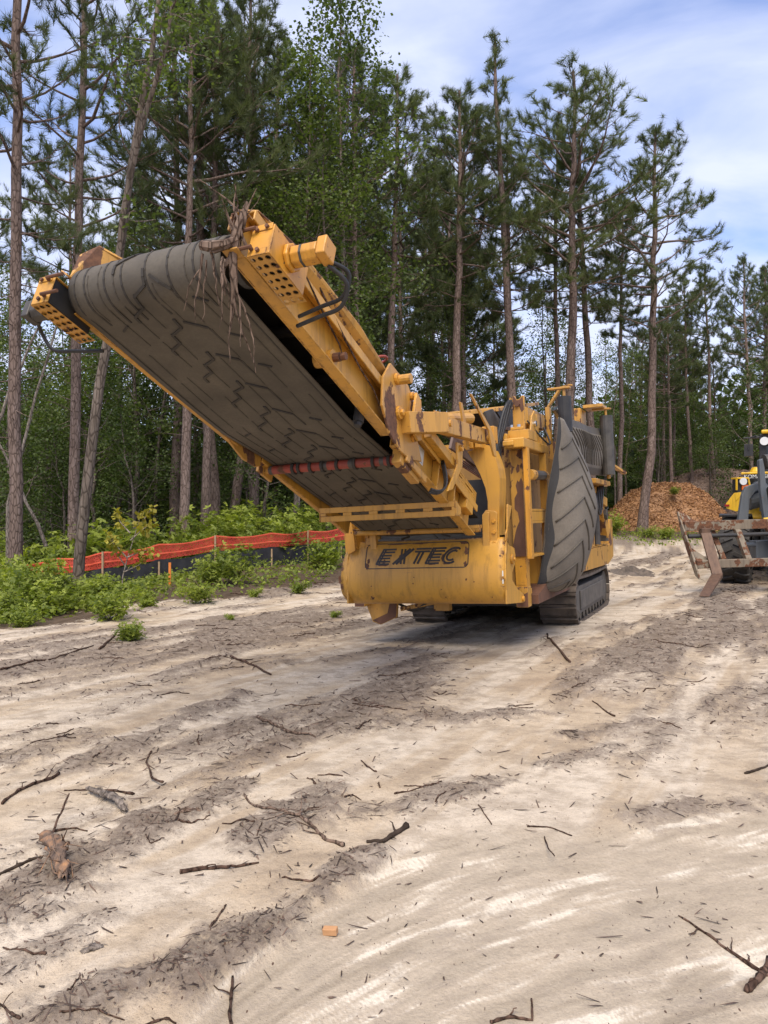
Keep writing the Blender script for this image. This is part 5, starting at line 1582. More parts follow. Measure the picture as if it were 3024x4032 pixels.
b = MB(); b.grid(lambda t, a: fsheet(t, a, 0.54, 0.94, -0.03, 0.02), 160, 6); b.build('orange_net', 'orange_net', SF, smooth=True)
b = MB(); b.grid(lambda t, a: fsheet(t, 0.92 + .08 * a, 0.54, 0.95, 0.012, 0.02), 160, 1); b.grid(lambda t, a: fsheet(t, 0.36 + .08 * a, 0.54, 0.95, 0.012, 0.02), 160, 1); b.build('net_band', 'orange_band', SF, smooth=True)
for i, (x, y) in enumerate(FP[:-1]):
    z_ = float(terrain(np.array([x]), np.array([y]))[0])
    b = MB(); b.box(x - .02 - so.x, x + .02 - so.x, y - .06 - so.y, y - .02 - so.y, z_ - .2, z_ + (0.95 if i % 2 else .5))
    b.build('stake', 'stake_wood', SF)
gx, gy = (367 - 829.5) / 1662 * 17.2, 17.2
b = MB(); z_ = gz(gx, gy); b.box(-.025, .025, -.02, .02, -.1, 0.52)
st = b.build('survey_stake', 'stake_orange'); st.location = (gx, gy, z_)
tag(st, 'short orange survey stake in the weeds before the fence', 'stake')

# ================================================================== plants
def unit(v):
    return v / np.maximum(np.linalg.norm(v, axis=-1, keepdims=True), 1e-9)

def path_tubes(paths, radii, n=5):
    """many tapered tubes as one mesh -> verts, quads"""
    V = []; F = []; o = 0
    for P, r_ in zip(paths, radii):
        P = np.asarray(P, float); k = len(P)
        T = unit(np.gradient(P, axis=0))
        ref = np.array([1.0, 0, 0]) if abs(T[0, 0]) < .8 else np.array([0, 1.0, 0])
        e1 = unit(np.cross(T, ref)); e2 = np.cross(T, e1)
        an = np.linspace(0, 2 * np.pi, n, endpoint=False)
        ring = P[:, None] + (e1[:, None] * np.cos(an)[None, :, None] + e2[:, None] * np.sin(an)[None, :, None]) * np.asarray(r_)[:, None, None]
        V.append(ring.reshape(-1, 3))
        i, j = np.meshgrid(np.arange(k - 1), np.arange(n), indexing='ij'); j2 = (j + 1) % n
        F.append(np.stack([i * n + j, i * n + j2, (i + 1) * n + j2, (i + 1) * n + j], -1).reshape(-1, 4) + o)
        o += k * n
    return np.concatenate(V), np.concatenate(F)

def needles(pos, dirs, r_, per=30, ln=0.26, wd=0.016, tuft=0.22):
    m_ = len(pos)
    P = np.repeat(pos, per, 0); D = np.repeat(dirs, per, 0)
    o = r_.uniform(0, 1, (m_ * per, 1))
    P = P - D * o * tuft
    side = unit(np.cross(D, r_.normal(size=P.shape)))
    ang = np.radians(r_.uniform(12, 62, (m_ * per, 1)))
    d = D * np.cos(ang) + side * np.sin(ang) + np.array([0, 0, 0.10])
    d = unit(d)
    l_ = ln * r_.uniform(.65, 1.1, (m_ * per, 1))
    e = unit(np.cross(d, r_.normal(size=P.shape))) * wd * .5
    V = np.stack([P - e, P + e, P + d * l_], 1).reshape(-1, 3)
    tt = np.clip(np.repeat(r_.uniform(0, .7, m_), per) + r_.uniform(-.12, .2, m_ * per), 0, 1)
    return V, np.arange(len(V)).reshape(-1, 3), np.repeat(tt, 3)

def leaves(pos, r_, per, spread, size, flat=0.4, droop=0.0):
    m_ = len(pos)
    P = np.repeat(pos, per, 0) + r_.normal(size=(m_ * per, 3)) * spread
    n_ = r_.normal(size=P.shape); n_[:, 2] = np.abs(n_[:, 2]) + flat; n_ = unit(n_)
    d = unit(np.cross(n_, r_.normal(size=P.shape))); d[:, 2] -= droop; d = unit(d)
    e = unit(np.cross(n_, d))
    s_ = size * r_.uniform(.55, 1.2, (m_ * per, 1))
    V = np.stack([P, P + d * s_ * .55 + e * s_ * .42, P + d * s_, P + d * s_ * .55 - e * s_ * .42], 1).reshape(-1, 3)
    tt = np.clip(np.repeat(r_.uniform(0, .65, m_), per) + r_.uniform(-.15, .3, m_ * per), 0, 1)
    return V, np.arange(len(V)).reshape(-1, 4), np.repeat(tt, 4)

def bent(p0, az, el, L_, up, k, r_, wob=.08):
    P = [np.array(p0, float)]
    a, e = az, el
    for i in range(k):
        e2 = e + up * (i + 1) / k
        d = np.array([math.cos(a) * math.cos(e2), math.sin(a) * math.cos(e2), math.sin(e2)])
        P.append(P[-1] + d * L_ / k)
        a += r_.normal() * wob * 2; e += r_.normal() * wob
    return np.array(P)

def pine(seed, H=22.0, base=0.5, spread=3.2, nb=42, r0=0.17, top=1.0, sub=6, per=62, dead=10, ln=.27, prof_pow=1.0):
    r_ = np.random.default_rng(seed)
    k = 16
    zt = np.linspace(0, H, k)
    wx = np.cumsum(r_.normal(size=k)) * 0.045 * H / 22; wy = np.cumsum(r_.normal(size=k)) * 0.045 * H / 22
    wx -= wx[0]; wy -= wy[0]
    tp = np.stack([wx, wy, zt], -1)
    rad = r0 * (1 - zt / H * .93) ** .62 + .006
    rad[0] *= 1.28
    tv, tf = path_tubes([tp], [rad], 10)
    trunk = npmesh('trunk', tv, tf, 'pine_bark', smooth=True)
    at = lambda z_: np.array([np.interp(z_, zt, wx), np.interp(z_, zt, wy), z_])
    paths = []; rads = []; tp_, td_ = [], []
    for i in range(nb):
        t = (i + r_.uniform(0, .9)) / nb
        z_ = H * (base + (1 - base) * t * .985)
        f = (0.45 + 1.5 * t) if t < .35 else (1.0 - ((t - .35) / .65) ** prof_pow * (1 - .16 * top))
        L_ = spread * max(.12, f) * r_.uniform(.6, 1.12)
        az = i * 2.399 + r_.normal() * .5
        el = math.radians(-6 + 52 * t + r_.normal() * 10)
        P = bent(at(z_), az, el, L_, .55 - .3 * t, 6, r_)
        paths.append(P); rads.append(np.linspace(.012 + .014 * L_ , .006, 7))
        tp_.append(P[-1]); td_.append(unit(P[-1] - P[-2]))
        ns = max(2, int(sub * L_ / spread + 1.5))
        for j in range(ns):
            u = .38 + .58 * (j + r_.uniform(0, .8)) / ns
            q = P[0] + 0; i0 = min(int(u * 6), 5); q = P[i0] + (P[i0 + 1] - P[i0]) * (u * 6 - i0)
            d0 = unit(P[i0 + 1] - P[i0])
            a2 = math.atan2(d0[1], d0[0]) + (1 if j % 2 else -1) * r_.uniform(.45, 1.15)
            S = bent(q, a2, r_.uniform(-.05, .5), L_ * r_.uniform(.18, .36) + .12, .5, 3, r_, .12)
            paths.append(S); rads.append(np.linspace(.012, .005, 4))
            tp_.append(S[-1]); td_.append(unit(S[-1] - S[-2] + np.array([0, 0, .1])))
            tp_.append(S[-2] + r_.normal(size=3) * .06); td_.append(unit(S[-1] - S[-3] + r_.normal(size=3) * .45))
            if j % 2: tp_.append(S[-1] + r_.normal(size=3) * .16); td_.append(unit(S[-1] - S[-3] + r_.normal(size=3) * .8 + np.array([0, 0, .3])))
    for i in range(3):
        tp_.append(at(H) + np.array([0, 0, .05 - .3 * i])); td_.append(unit(np.array([r_.normal() * .2, r_.normal() * .2, 1.0])))
    for i in range(dead):
        z_ = H * base * r_.uniform(.45, 1.0)
        P = bent(at(z_), r_.uniform(0, 6.28), r_.uniform(-.3, .4), r_.uniform(.3, 1.6), -.2, 4, r_, .12)
        paths.append(P); rads.append(np.linspace(.018, .004, 5))
    bv, bf = path_tubes(paths, rads, 4)
    branches = npmesh('branches', bv, bf, 'pine_bark', smooth=True)
    nv, nf, ntint = needles(np.array(tp_), np.array(td_), r_, per, ln * 1.3, .0165, .42)
    crown = npmesh('crown', nv, nf, 'pine_needles', ntint)
    return {'trunk': trunk, 'branches': branches, 'crown': crown}

def broad(seed, H=13.0, r0=.10, base=.18, spread=2.6, nb=26, per=14, size=.13, m_='broad_leaves', sub=7, bk='pale_bark', spreadl=.22, lean=0.0):
    r_ = np.random.default_rng(seed)
    k = 12
    zt = np.linspace(0, H, k)
    wx = np.cumsum(r_.normal(size=k)) * .09 + lean * zt; wy = np.cumsum(r_.normal(size=k)) * .09
    wx -= wx[0]; wy -= wy[0]
    tv, tf = path_tubes([np.stack([wx, wy, zt], -1)], [r0 * (1 - zt / H * .92) + .004], 8)
    trunk = npmesh('trunk', tv, tf, bk, smooth=True)
    at = lambda z_: np.array([np.interp(z_, zt, wx), np.interp(z_, zt, wy), z_])
    paths = []; rads = []; cl = []
    for i in range(nb):
        t = (i + r_.uniform(0, .9)) / nb
        z_ = H * (base + (1 - base) * t * .97)
        f = .55 + 1.3 * t if t < .34 else 1.0 - ((t - .34) / .66) ** 1.4 * .85
        L_ = spread * f * r_.uniform(.55, 1.15)
        P = bent(at(z_), i * 2.399 + r_.normal() * .6, math.radians(12 + 45 * t + r_.normal() * 14), L_, .1, 6, r_, .14)
        paths.append(P); rads.append(np.linspace(.008 + .009 * L_, .004, 7)); cl.append(P[-1])
        ns = max(3, int(sub * L_ / spread + 1))
        for j in range(ns):
            u = .3 + .68 * (j + r_.uniform(0, .8)) / ns
            i0 = min(int(u * 6), 5); q = P[i0] + (P[i0 + 1] - P[i0]) * (u * 6 - i0)
            d0 = P[i0 + 1] - P[i0]
            S = bent(q, math.atan2(d0[1], d0[0]) + r_.choice([-1, 1]) * r_.uniform(.5, 1.3), r_.uniform(-.3, .7), L_ * r_.uniform(.2, .42) + .1, 0, 3, r_, .18)
            paths.append(S); rads.append(np.linspace(.007, .003, 4)); cl += [S[-1], S[-2]]
    bv, bf = path_tubes(paths, rads, 4)
    branches = npmesh('branches', bv, bf, bk, smooth=True)
    lv, lf, lt = leaves(np.array(cl), r_, per, spreadl, size)
    crown = npmesh('crown', lv, lf, m_, lt)
    return {'trunk': trunk, 'branches': branches, 'crown': crown}

def plant(name, meshes, label, cat, x, y, z=None, rz=0.0, sc=1.0, tilt=(0, 0), group=None, scz=None):
    z = float(terrain(np.array([x]), np.array([y]))[0]) - .05 if z is None else z
    t = thing(name, label, cat, (x, y, z), (tilt[0], tilt[1], rz), group)
    t.rotation_mode = 'XYZ'
    t.scale = (sc, sc, scz or sc)
    tr = link('trunk' if 'trunk' in meshes else 'stem', meshes.get('trunk') or meshes['stem'], t)
    if 'branches' in meshes:
        link('branches', meshes['branches'], t)
    link('crown' if 'crown' in meshes else 'foliage', meshes.get('crown') or meshes['foliage'], t)
    return t

PINE = [pine(11, 22, .52, 4.0, 40, .20, sub=8), pine(12, 22, .48, 4.6, 42, .21, sub=9), pine(13, 22, .56, 3.6, 36, .19, sub=8), pine(14, 22, .46, 4.8, 42, .21, sub=8),
        pine(15, 22, .56, 3.0, 40, .165, sub=7)]
SPINDLY = pine(21, 23.5, .42, 3.3, 44, .22, top=.3, sub=7, per=54, prof_pow=.5)
NEARP = pine(31, 26, .36, 3.8, 46, .185, sub=8, per=60, dead=26, ln=.25)
YOUNG = [pine(41, 14, .32, 2.8, 42, .11, sub=6), pine(42, 13, .24, 2.9, 46, .11, sub=6)]
BROAD = [broad(51, 13), broad(52, 11, spread=2.9, nb=28), broad(53, 15, base=.3, spread=2.5), broad(54, 9, base=.08, spread=2.4, m_='broad_leaves')]
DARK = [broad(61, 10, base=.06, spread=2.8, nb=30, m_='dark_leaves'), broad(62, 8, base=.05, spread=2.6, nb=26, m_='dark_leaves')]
TALLB = broad(71, 21, .15, .34, 3.8, 40, per=17, size=.15, sub=9, spreadl=.26)

def ptree(xb, d, top_y, mesh, H0, label, xt=None, rz=0.0, group=None, name='pine_tree', wide=1.0):
    """pine whose foot shows at photo column xb, at distance d, its top at photo row top_y (and column xt)"""
    x = (xb - 829.5) / 1662 * d
    z = float(terrain(np.array([x]), np.array([d]))[0])
    h = 1.6 - (top_y - 1106) / 1662 * d - z
    tl = 0.0
    if xt is not None:
        tl = math.atan2((xt - xb) / 1662 * d, h)
    t = plant(name, mesh, label, 'tree', x, d, None, 0, wide * h / H0, (0, tl), group, h / H0)
    m_ = Euler((0, tl, 0)).to_matrix() @ Euler((0, 0, rz)).to_matrix()
    t.rotation_euler = m_.to_euler()
    return t
GP = 'tall pines standing behind the screener'
# pines one can point to, from the photo
ptree(34, 18.3, -700, NEARP, 26, 'tall bare pine trunk nearest the left edge, rising out of frame', 22, .3)
ptree(156, 22.0, -420, NEARP, 26, 'straight dark pine just right of the leftmost trunk', 163, 2.1)
ptree(396, 24.0, -40, PINE[1], 22, 'pine with pale mottled bark below the conveyor middle', 412, 1.0, wide=.95)
ptree(447, 25.5, 30, PINE[2], 22, 'dark pine right of the mottled trunk under the conveyor', 470, .4)
ptree(497, 28.0, 60, PINE[3], 22, 'slender dark pine third from the mottled trunk', 556, 3.0)
ptree(548, 27.0, -30, PINE[0], 22, 'pine whose foot shows left of the red roller', 560, 5.0)
ptree(585, 33.0, 90, PINE[1], 22, 'thin pine just under the red roller bracket', 600, 2.6)
ptree(375, 29.0, -10, PINE[3], 22, 'thin grey pine left of the mottled trunk', 380, 4.2)
ptree(778, 31.0, 95, PINE[2], 22, 'pine right of the motor box above the conveyor', 782, 1.9)
ptree(750, 33.0, 130, PINE[4], 22, 'thin pine close to the motor hoses', 757, .7)
ptree(987, 33.0, 185, PINE[0], 22, 'pine right of the hinge with a dense bushy crown', 983, 2.2, wide=1.25)
ptree(1003, 36.0, 230, PINE[4], 22, 'thin pine close behind the bushy crowned one', 996, .2)
ptree(1122, 33.0, 70, SPINDLY, 23.5, 'tallest leaning pine with a sparse pointed top above the machine', 1076, .9, wide=1.05)
ptree(1104, 37.0, 330, PINE[2], 22, 'dark pine trunk behind the tall leaning pine', 1096, 3.3)
ptree(1206, 38.0, 260, PINE[4], 22, 'slim pine left of the broad crowned pine', 1198, 1.2)
ptree(1239, 34.0, 148, PINE[1], 22, 'broad crowned pine rising over the folded rubber belt', 1242, 2.9, wide=1.3)
ptree(1281, 37.0, 300, PINE[0], 22, 'dark pine right of the broad crowned pine', 1268, 4.4, wide=1.2)
ptree(1343, 39.0, 430, PINE[4], 22, 'thin pine halfway between two taller pines right of the machine', 1340, .8, wide=1.1)
ptree(1387, 35.0, 275, PINE[3], 22, 'pine standing in front of the orange chip pile', 1418, 2.4, wide=1.2)
ptree(1495, 44.0, 600, PINE[2], 22, 'slim pine on the ridge of the orange chip pile', 1486, 1.4)
ptree(1545, 44.0, 575, PINE[4], 22, 'slim leaning pine where the two chip piles meet', 1520, 5.2, wide=1.1)
ptree(1626, 46.0, 560, PINE[0], 22, 'pine behind the loader mirror', 1617, 3.9)
ptree(1648, 49.0, 580, PINE[1], 22, 'pine at the right edge above the cab', 1652, .1)
# forked pine, its own mesh
def forked():
    r_ = np.random.default_rng(5)
    d = 16.6
    P = lambda x, y: np.array(px(x, y, d)) - np.array(px(166, 1270, d))
    main = np.array([P(x, y) for x, y in ((166, 1275), (172, 1170), (190, 1000), (215, 800), (235, 690), (252, 560), (266, 470), (283, 330), (305, 200), (328, 80), (345, -40))])
    fork = np.array([P(x, y) for x, y in ((255, 545), (272, 440), (300, 330), (330, 240), (362, 165), (385, 110), (400, 40))])
    fork[:, 1] += np.linspace(0, -1.0, len(fork))
    tv, tf = path_tubes([main, fork], [np.linspace(.125, .05, len(main)), np.linspace(.075, .03, len(fork))], 10)
    tm = npmesh('trunk', tv, tf, 'pale_bark', smooth=True)
    paths = []; rads = []; cl = []
    for i in range(26):
        src = fork if i % 2 else main
        u = r_.uniform(.62, 1.0) * (len(src) - 1); i0 = min(int(u), len(src) - 2)
        q = src[i0] + (src[i0 + 1] - src[i0]) * (u - i0)
        S = bent(q, r_.uniform(0, 6.28), r_.uniform(-.1, .6), r_.uniform(.6, 1.9), .0, 5, r_, .2)
        paths.append(S); rads.append(np.linspace(.02, .004, 6)); cl += [S[-1], S[-2], S[-3]]
    bv, bf = path_tubes(paths, rads, 4)
    lv, lf, lt = leaves(np.array(cl), r_, 22, .2, .10)
    t = plant('forked_tree', {'trunk': tm, 'branches': npmesh('branches', bv, bf, 'pale_bark', smooth=True), 'crown': npmesh('crown', lv, lf, 'broad_leaves', lt)},
              'pale leaning tree that forks into two stems behind the conveyor head', 'tree', *px(166, 1270, d)[:2])
forked()
plant('leafy_tree', TALLB, 'tall leafy hardwood with bright green crown behind the conveyor', 'tree', (735 - 829.5) / 1662 * 27, 27.0, None, 1.0, .97, (0, .0))
plant('leafy_tree', TALLB, 'leafy hardwood with a long bare limb left of the roots', 'tree', (640 - 829.5) / 1662 * 25.5, 25.5, None, 3.4, .80, (0, -.03))
ptree(470, 27.0, 20, PINE[3], 22, 'bushy pine above the conveyor belt middle', 420, 1.1, wide=1.15)
ptree(840, 33.0, 150, PINE[0], 22, 'pine with a full crown left of the bushy crowned pine', 850, 2.3, wide=1.1)
# the wood behind, tree by tree
rs = np.random.default_rng(77)
GW = 'background pines of the wood'
for i in range(50):
    d = rs.uniform(40, 66)
    xp = rs.uniform(-150, 1800)
    if xp < 420 and i % 3: xp += 700
    top = rs.uniform(300, 560) if xp < 1000 else rs.uniform(520, 720) if xp < 1300 else rs.uniform(640, 760)
    if xp > 1600:
        top = rs.uniform(540, 650)
    k = rs.integers(0, 5)
    ptree(xp, d, top, PINE[k], 22, 'thin pine among many in the shaded wood behind', xp + rs.uniform(-12, 12), rs.uniform(0, 6.28), GW, wide=rs.uniform(.8, 1.1))
for i in range(6):
    d = rs.uniform(34, 42); xp = rs.uniform(560, 1200)
    ptree(xp, d, rs.uniform(480, 680), YOUNG[i % 2], 14 if i % 2 == 0 else 13, 'young bushy pine between the taller trunks', xp + rs.uniform(-8, 8), rs.uniform(0, 6.28), 'young pines under the tall ones', wide=rs.uniform(.9, 1.2))
GB = 'leafy understory trees'
for i, (xp, d, sc) in enumerate(((1420, 47, .75), (1462, 50, .8), (1500, 52, .78), (1330, 46, .7), (1560, 54, .8), (1180, 46, .95), (1150, 48, .9), (1215, 50, .9))):
    plant('understory_tree', BROAD[(i + 3) % 4], 'leafy green understory tree in the wood', 'tree', (xp - 829.5) / 1662 * d, d, None, i * 1.7, sc, (0, 0), GB)
for i in range(74):
    d = rs.uniform(24.5, 48); xp = rs.uniform(-120, 720) if i < 46 else rs.uniform(720, 1800)
    if xp > 1300: d = rs.uniform(46, 58)
    elif xp > 720: d = rs.uniform(34, 52)
    x = (xp - 829.5) / 1662 * d
    k = rs.integers(0, 4)
    plant('understory_tree', BROAD[k], 'leafy green understory tree in the wood', 'tree', x, d, None, rs.uniform(0, 6.28), rs.uniform(.7, 1.05) * (.9 if xp > 720 else 1.1), (rs.normal() * .03, rs.normal() * .03), GB)
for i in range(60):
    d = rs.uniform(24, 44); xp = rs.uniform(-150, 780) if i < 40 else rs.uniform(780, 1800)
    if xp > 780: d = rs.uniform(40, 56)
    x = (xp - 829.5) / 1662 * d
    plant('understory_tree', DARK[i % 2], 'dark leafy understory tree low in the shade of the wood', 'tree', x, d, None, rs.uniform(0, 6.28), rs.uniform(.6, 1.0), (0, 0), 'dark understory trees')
# bare dead stems
for (xa, ya, xb, yb, d, lab) in ((100, 1180, -10, 940, 19.5, 'thin pale dead stem leaning by the left edge'), (60, 760, 90, 690, 21.5, 'pale broken snag left of the conveyor head'), (95, 800, 125, 690, 21.0, 'pale dead stem slanting under the left drive box')):
    a = np.array(px(xa, ya, d)); c = np.array(px(xb, yb, d))
    if ya < 900:
        a = a + (a - c) * 2.6
    a[2] = max(a[2], float(terrain(a[:1], a[1:2])[0]) - .1) if ya > 900 else a[2]
    tv, tf = path_tubes([np.linspace(a, c, 6) + rs.normal(size=(6, 3)) * .03 - a], [np.linspace(.05, .025, 6)], 7)
    if ya < 900:
        g_ = float(terrain(a[:1], a[1:2])[0]) - .1
        tv2, tf2 = path_tubes([np.array([[0, 0, 0], [0, 0, (g_ - a[2]) * .5], [0.02, 0, g_ - a[2]]])], [np.array([.05, .055, .06])], 7)
        tf = np.concatenate([tf, tf2 + len(tv)]); tv = np.concatenate([tv, tv2])
    o = link('dead_stem', npmesh('dead_stem', tv, tf, 'dead_wood', smooth=True)); o.location = tuple(a)
    tag(o, lab, 'dead tree')

# far wood beyond, one mass
def far_wood():
    r_ = np.random.default_rng(99)
    n = 62000
    th = np.radians(r_.uniform(-62, 62, n)); d = r_.uniform(60, 95, n)
    hmax = 9.5 + 4 * (fbm(th * 14, d * .06, 5, 4) - .5) * 2
    hmax = hmax * np.where((th > math.radians(9)) & (th < math.radians(13.5)), .62, 1.0)
    z = hmax * r_.beta(1.0, 1.25, n)
    P = np.stack([d * np.sin(th), d * np.cos(th), terrain(d * np.sin(th), d * np.cos(th)) + z], -1)
    V, F, T = leaves(P, r_, 2, .35, .72, .2)
    o = link('far_woods', npmesh('far_woods', V, F, 'dark_leaves', T * .8))
    tag(o, 'dark green wood closing the view behind the pines', 'woods', kind='stuff')
far_wood()

# shrubs at the edge of the clearing
def shrub(seed, H, W, n, size, m_, per=6):
    r_ = np.random.default_rng(seed)
    paths = []; rads = []; cl = []
    for i in range(n):
        P = bent((r_.normal() * W * .12, r_.normal() * W * .12, 0), r_.uniform(0, 6.28), r_.uniform(.75, 1.45), H * r_.uniform(.55, 1.1), -.15, 6, r_, .12)
        paths.append(P); rads.append(np.linspace(.010, .003, 7))
        for u in (2, 3, 4, 5, 6):
            cl.append(P[u])
            S = bent(P[u], r_.uniform(0, 6.28), r_.uniform(-.1, .6), W * r_.uniform(.12, .34), 0, 3, r_, .2)
            paths.append(S); rads.append(np.linspace(.004, .002, 4)); cl += [S[-1], S[-2]]
    sv, sf = path_tubes(paths, rads, 4)
    # star shaped leaves: three blades each
    r2 = np.random.default_rng(seed + 1)
    pos = np.repeat(np.array(cl), per, 0) + r2.normal(size=(len(cl) * per, 3)) * .085 * W
    nn_ = r2.normal(size=pos.shape); nn_[:, 2] = np.abs(nn_[:, 2]) + .9; nn_ = unit(nn_)
    d = unit(np.cross(nn_, r2.normal(size=pos.shape))); e = np.cross(nn_, d)
    s_ = size * r2.uniform(.55, 1.25, (len(pos), 1))
    V = []
    for a in (-1.1, 0, 1.1):
        dd = d * math.cos(a) + e * math.sin(a); ee = np.cross(nn_, dd)
        V.append(np.stack([pos, pos + dd * s_ * .5 + ee * s_ * .24, pos + dd * s_, pos + dd * s_ * .5 - ee * s_ * .24], 1))
    V = np.stack(V, 1).reshape(-1, 3)
    tt = np.repeat(np.clip(np.repeat(r2.uniform(0, .6, len(cl)), per) + r2.uniform(-.1, .3, len(pos)), 0, 1), 12)
    return {'stem': npmesh('stem', sv, sf, 'stick_bark', smooth=True), 'foliage': npmesh('foliage', V, np.arange(len(V)).reshape(-1, 4), m_, tt)}
SH_ = [shrub(81, 1.0, 1.1, 8, .10, 'shrub_leaves'), shrub(82, 1.3, 1.0, 7, .10, 'shrub_leaves'), shrub(83, .7, 1.0, 8, .09, 'shrub_leaves'), shrub(84, .45, .6, 6, .06, 'shrub_leaves', 8)]
def bush(xp, yp, d, k, sc, lab, grp=None, name='shrub'):
    x = (xp - 829.5) / 1662 * d
    return plant(name, SH_[k], lab, 'shrub', x, d, gz(x, d) - .02, rs.uniform(0, 6.28), sc, (0, 0), grp)
# ones that stand out
bush(505, 0, 17.0, 1, .82, 'tall leafy sapling bush standing before the fence beside the apron')
bush(462, 0, 16.3, 0, .62, 'bushy sapling just left of the tall one before the fence')
bush(700, 0, 20.5, 2, 1.1, 'low leafy shrub between the fence and the left of the apron')
bush(640, 0, 15.0, 3, .6, 'small weed alone on the sand left of the apron')
bush(282, 0, 9.6, 3, .62, 'single bright weed at the front of the bare sand on the left')
bush(545, 0, 14.2, 3, .42, 'tiny weed on the bare sand below the fence')
bush(720, 0, 11.8, 3, .28, 'tiny green sprout under the left of the apron')
bush(500, 0, 11.4, 3, .22, 'pale sprout on the sand left of the machine shadow')
bush(432, 0, 13.4, 2, .55, 'rounded weed at the edge of the sand')
bush(240, 0, 11.4, 2, .62, 'bright weed clump at the front edge of the undergrowth')
bush(1326, 0, 33.0, 0, .95, 'bright shrub between the machine and the orange chip pile')
bush(1400, 0, 32.0, 2, .6, 'low green shrub before the foot of the orange pile')
bush(1440, 0, 31.0, 2, .7, 'leafy clump before the orange pile beside the fork')
bush(1455, 0, 37.0, 3, .85, 'green sprout growing out of the orange chip pile').location.z += 1.75
GS = 'leafy shrubs along the edge of the wood'
for i in range(40):
    while True:
        d = rs.uniform(10.5, 19.0); xp = rs.uniform(-60, 560)
        x = (xp - 829.5) / 1662 * d
        e = (-2.2 - x) * .85 + (d - 13.5) * .55
        if e > 1.0 and x < -1.7 and not (xp > 215 and (d > 14.0 or rs.uniform() < .45)) and d < 17.8:
            break
    bush(xp, 0, d, int(rs.choice([0, 1, 1, 2])) if e > 2 else int(rs.integers(2, 4)), rs.uniform(.4, .75) if e > 2.2 else rs.uniform(.3, .6), 'leafy green shrub in the undergrowth left of the sand', GS).scale[2] *= rs.uniform(.8, 1.3) if xp < 130 else .7
for i in range(70):
    d = rs.uniform(21.5, 30); xp = rs.uniform(-80, 740)
    x = (xp - 829.5) / 1662 * d
    fy = float(np.interp(x, [q[0] for q in FP], [q[1] for q in FP]))
    if d < fy + 1.0: continue
    bush(xp, 0, d, int(rs.integers(0, 3)), rs.uniform(.9, 1.7), 'leafy shrub in the shade behind the silt fence', 'leafy shrubs behind the silt fence')
for i in range(26):
    d = rs.uniform(34, 46); xp = rs.uniform(700, 1420)
    if d < 42 and xp > 1320: continue
    bush(xp, 0, d, int(rs.integers(0, 3)), rs.uniform(1.2, 2.2), 'shrub low among the pines behind the machine', 'shrubs behind the machine')
# yellow leaved sapling
def yellow_sapling():
    r_ = np.random.default_rng(14)
    d = 15.2
    P = lambda x, y: np.array(px(x, y, d)) - np.array(px(262, 1265, d))
    st_ = [np.array([P(*q) for q in ((262, 1270), (265, 1220), (275, 1180), (288, 1140), (297, 1110), (305, 1085))])]
    for pts in (((270, 1200), (250, 1170), (240, 1140), (236, 1128)), ((276, 1178), (300, 1168), (325, 1160)), ((288, 1140), (312, 1118), (332, 1105)), ((292, 1125), (270, 1100), (264, 1082)), ((268, 1210), (300, 1195), (330, 1172)), ((298, 1108), (315, 1085), (322, 1072)), ((275, 1180), (258, 1160), (248, 1150))):
        st_.append(np.array([P(*q) for q in pts]) + np.array([0, r_.normal() * .1, 0]))
    sv, sf = path_tubes(st_, [np.linspace(.016, .004, len(s_)) for s_ in st_], 5)
    cl = np.concatenate([s_[-2:] for s_ in st_] + [(s_[-1:] + s_[-2:-1]) / 2 for s_ in st_])
    lv, lf, lt = leaves(cl, r_, 13, .05, .11, .3, .5)
    x, y, _ = px(262, 1265, d)
    t = plant('sapling', {'stem': npmesh('stem', sv, sf, 'dead_wood', smooth=True), 'foliage': npmesh('foliage', lv, lf, 'yellow_leaves', lt)}, 'slender sapling with sparse yellow leaves before the orange net', 'sapling', x, y, gz(x, y) - .02)
yellow_sapling()
# ground cover and grass among the shrubs
def cover():
    r_ = np.random.default_rng(17)
    n = 30000
    d = r_.uniform(9.5, 26, n); xp = r_.uniform(-150, 760, n)
    x = (xp - 829.5) / 1662 * d
    e = (-2.2 - x) * .85 + (d - 13.5) * .55
    ok = (e > .9) & ((x < -5.0) | (r_.uniform(0, 1, n) < .35)) & (r_.uniform(0, 1, n) < fbm(x * 1.1, d * 1.1, 61, 4) * sstep(.5, 3, e) * 1.2 + .04) & (x < -1.2)
    x, d = x[ok], d[ok]
    P = np.stack([x, d, ground_z(x, d) + r_.uniform(.01, .20, len(x))], -1)
    V, F, T = leaves(P, r_, 3, .05, .085, .7)
    x2 = r_.uniform(9, 16, 380); y2 = r_.uniform(27.5, 35, 380)
    P2 = np.stack([x2, y2, ground_z(x2, y2) + r_.uniform(0, .35, 380) * (fbm(x2, y2, 71, 3))], -1)
    V2, F2, T2 = leaves(P2, r_, 5, .08, .09, -.2)
    o = link('ground_cover', npmesh('ground_cover', np.concatenate([V, V2]), np.concatenate([F, F2 + len(V)]), 'shrub_leaves', np.concatenate([T, T2]) * .8))
    tag(o, 'low green weeds spreading under the shrubs', 'weeds', kind='stuff')
cover()

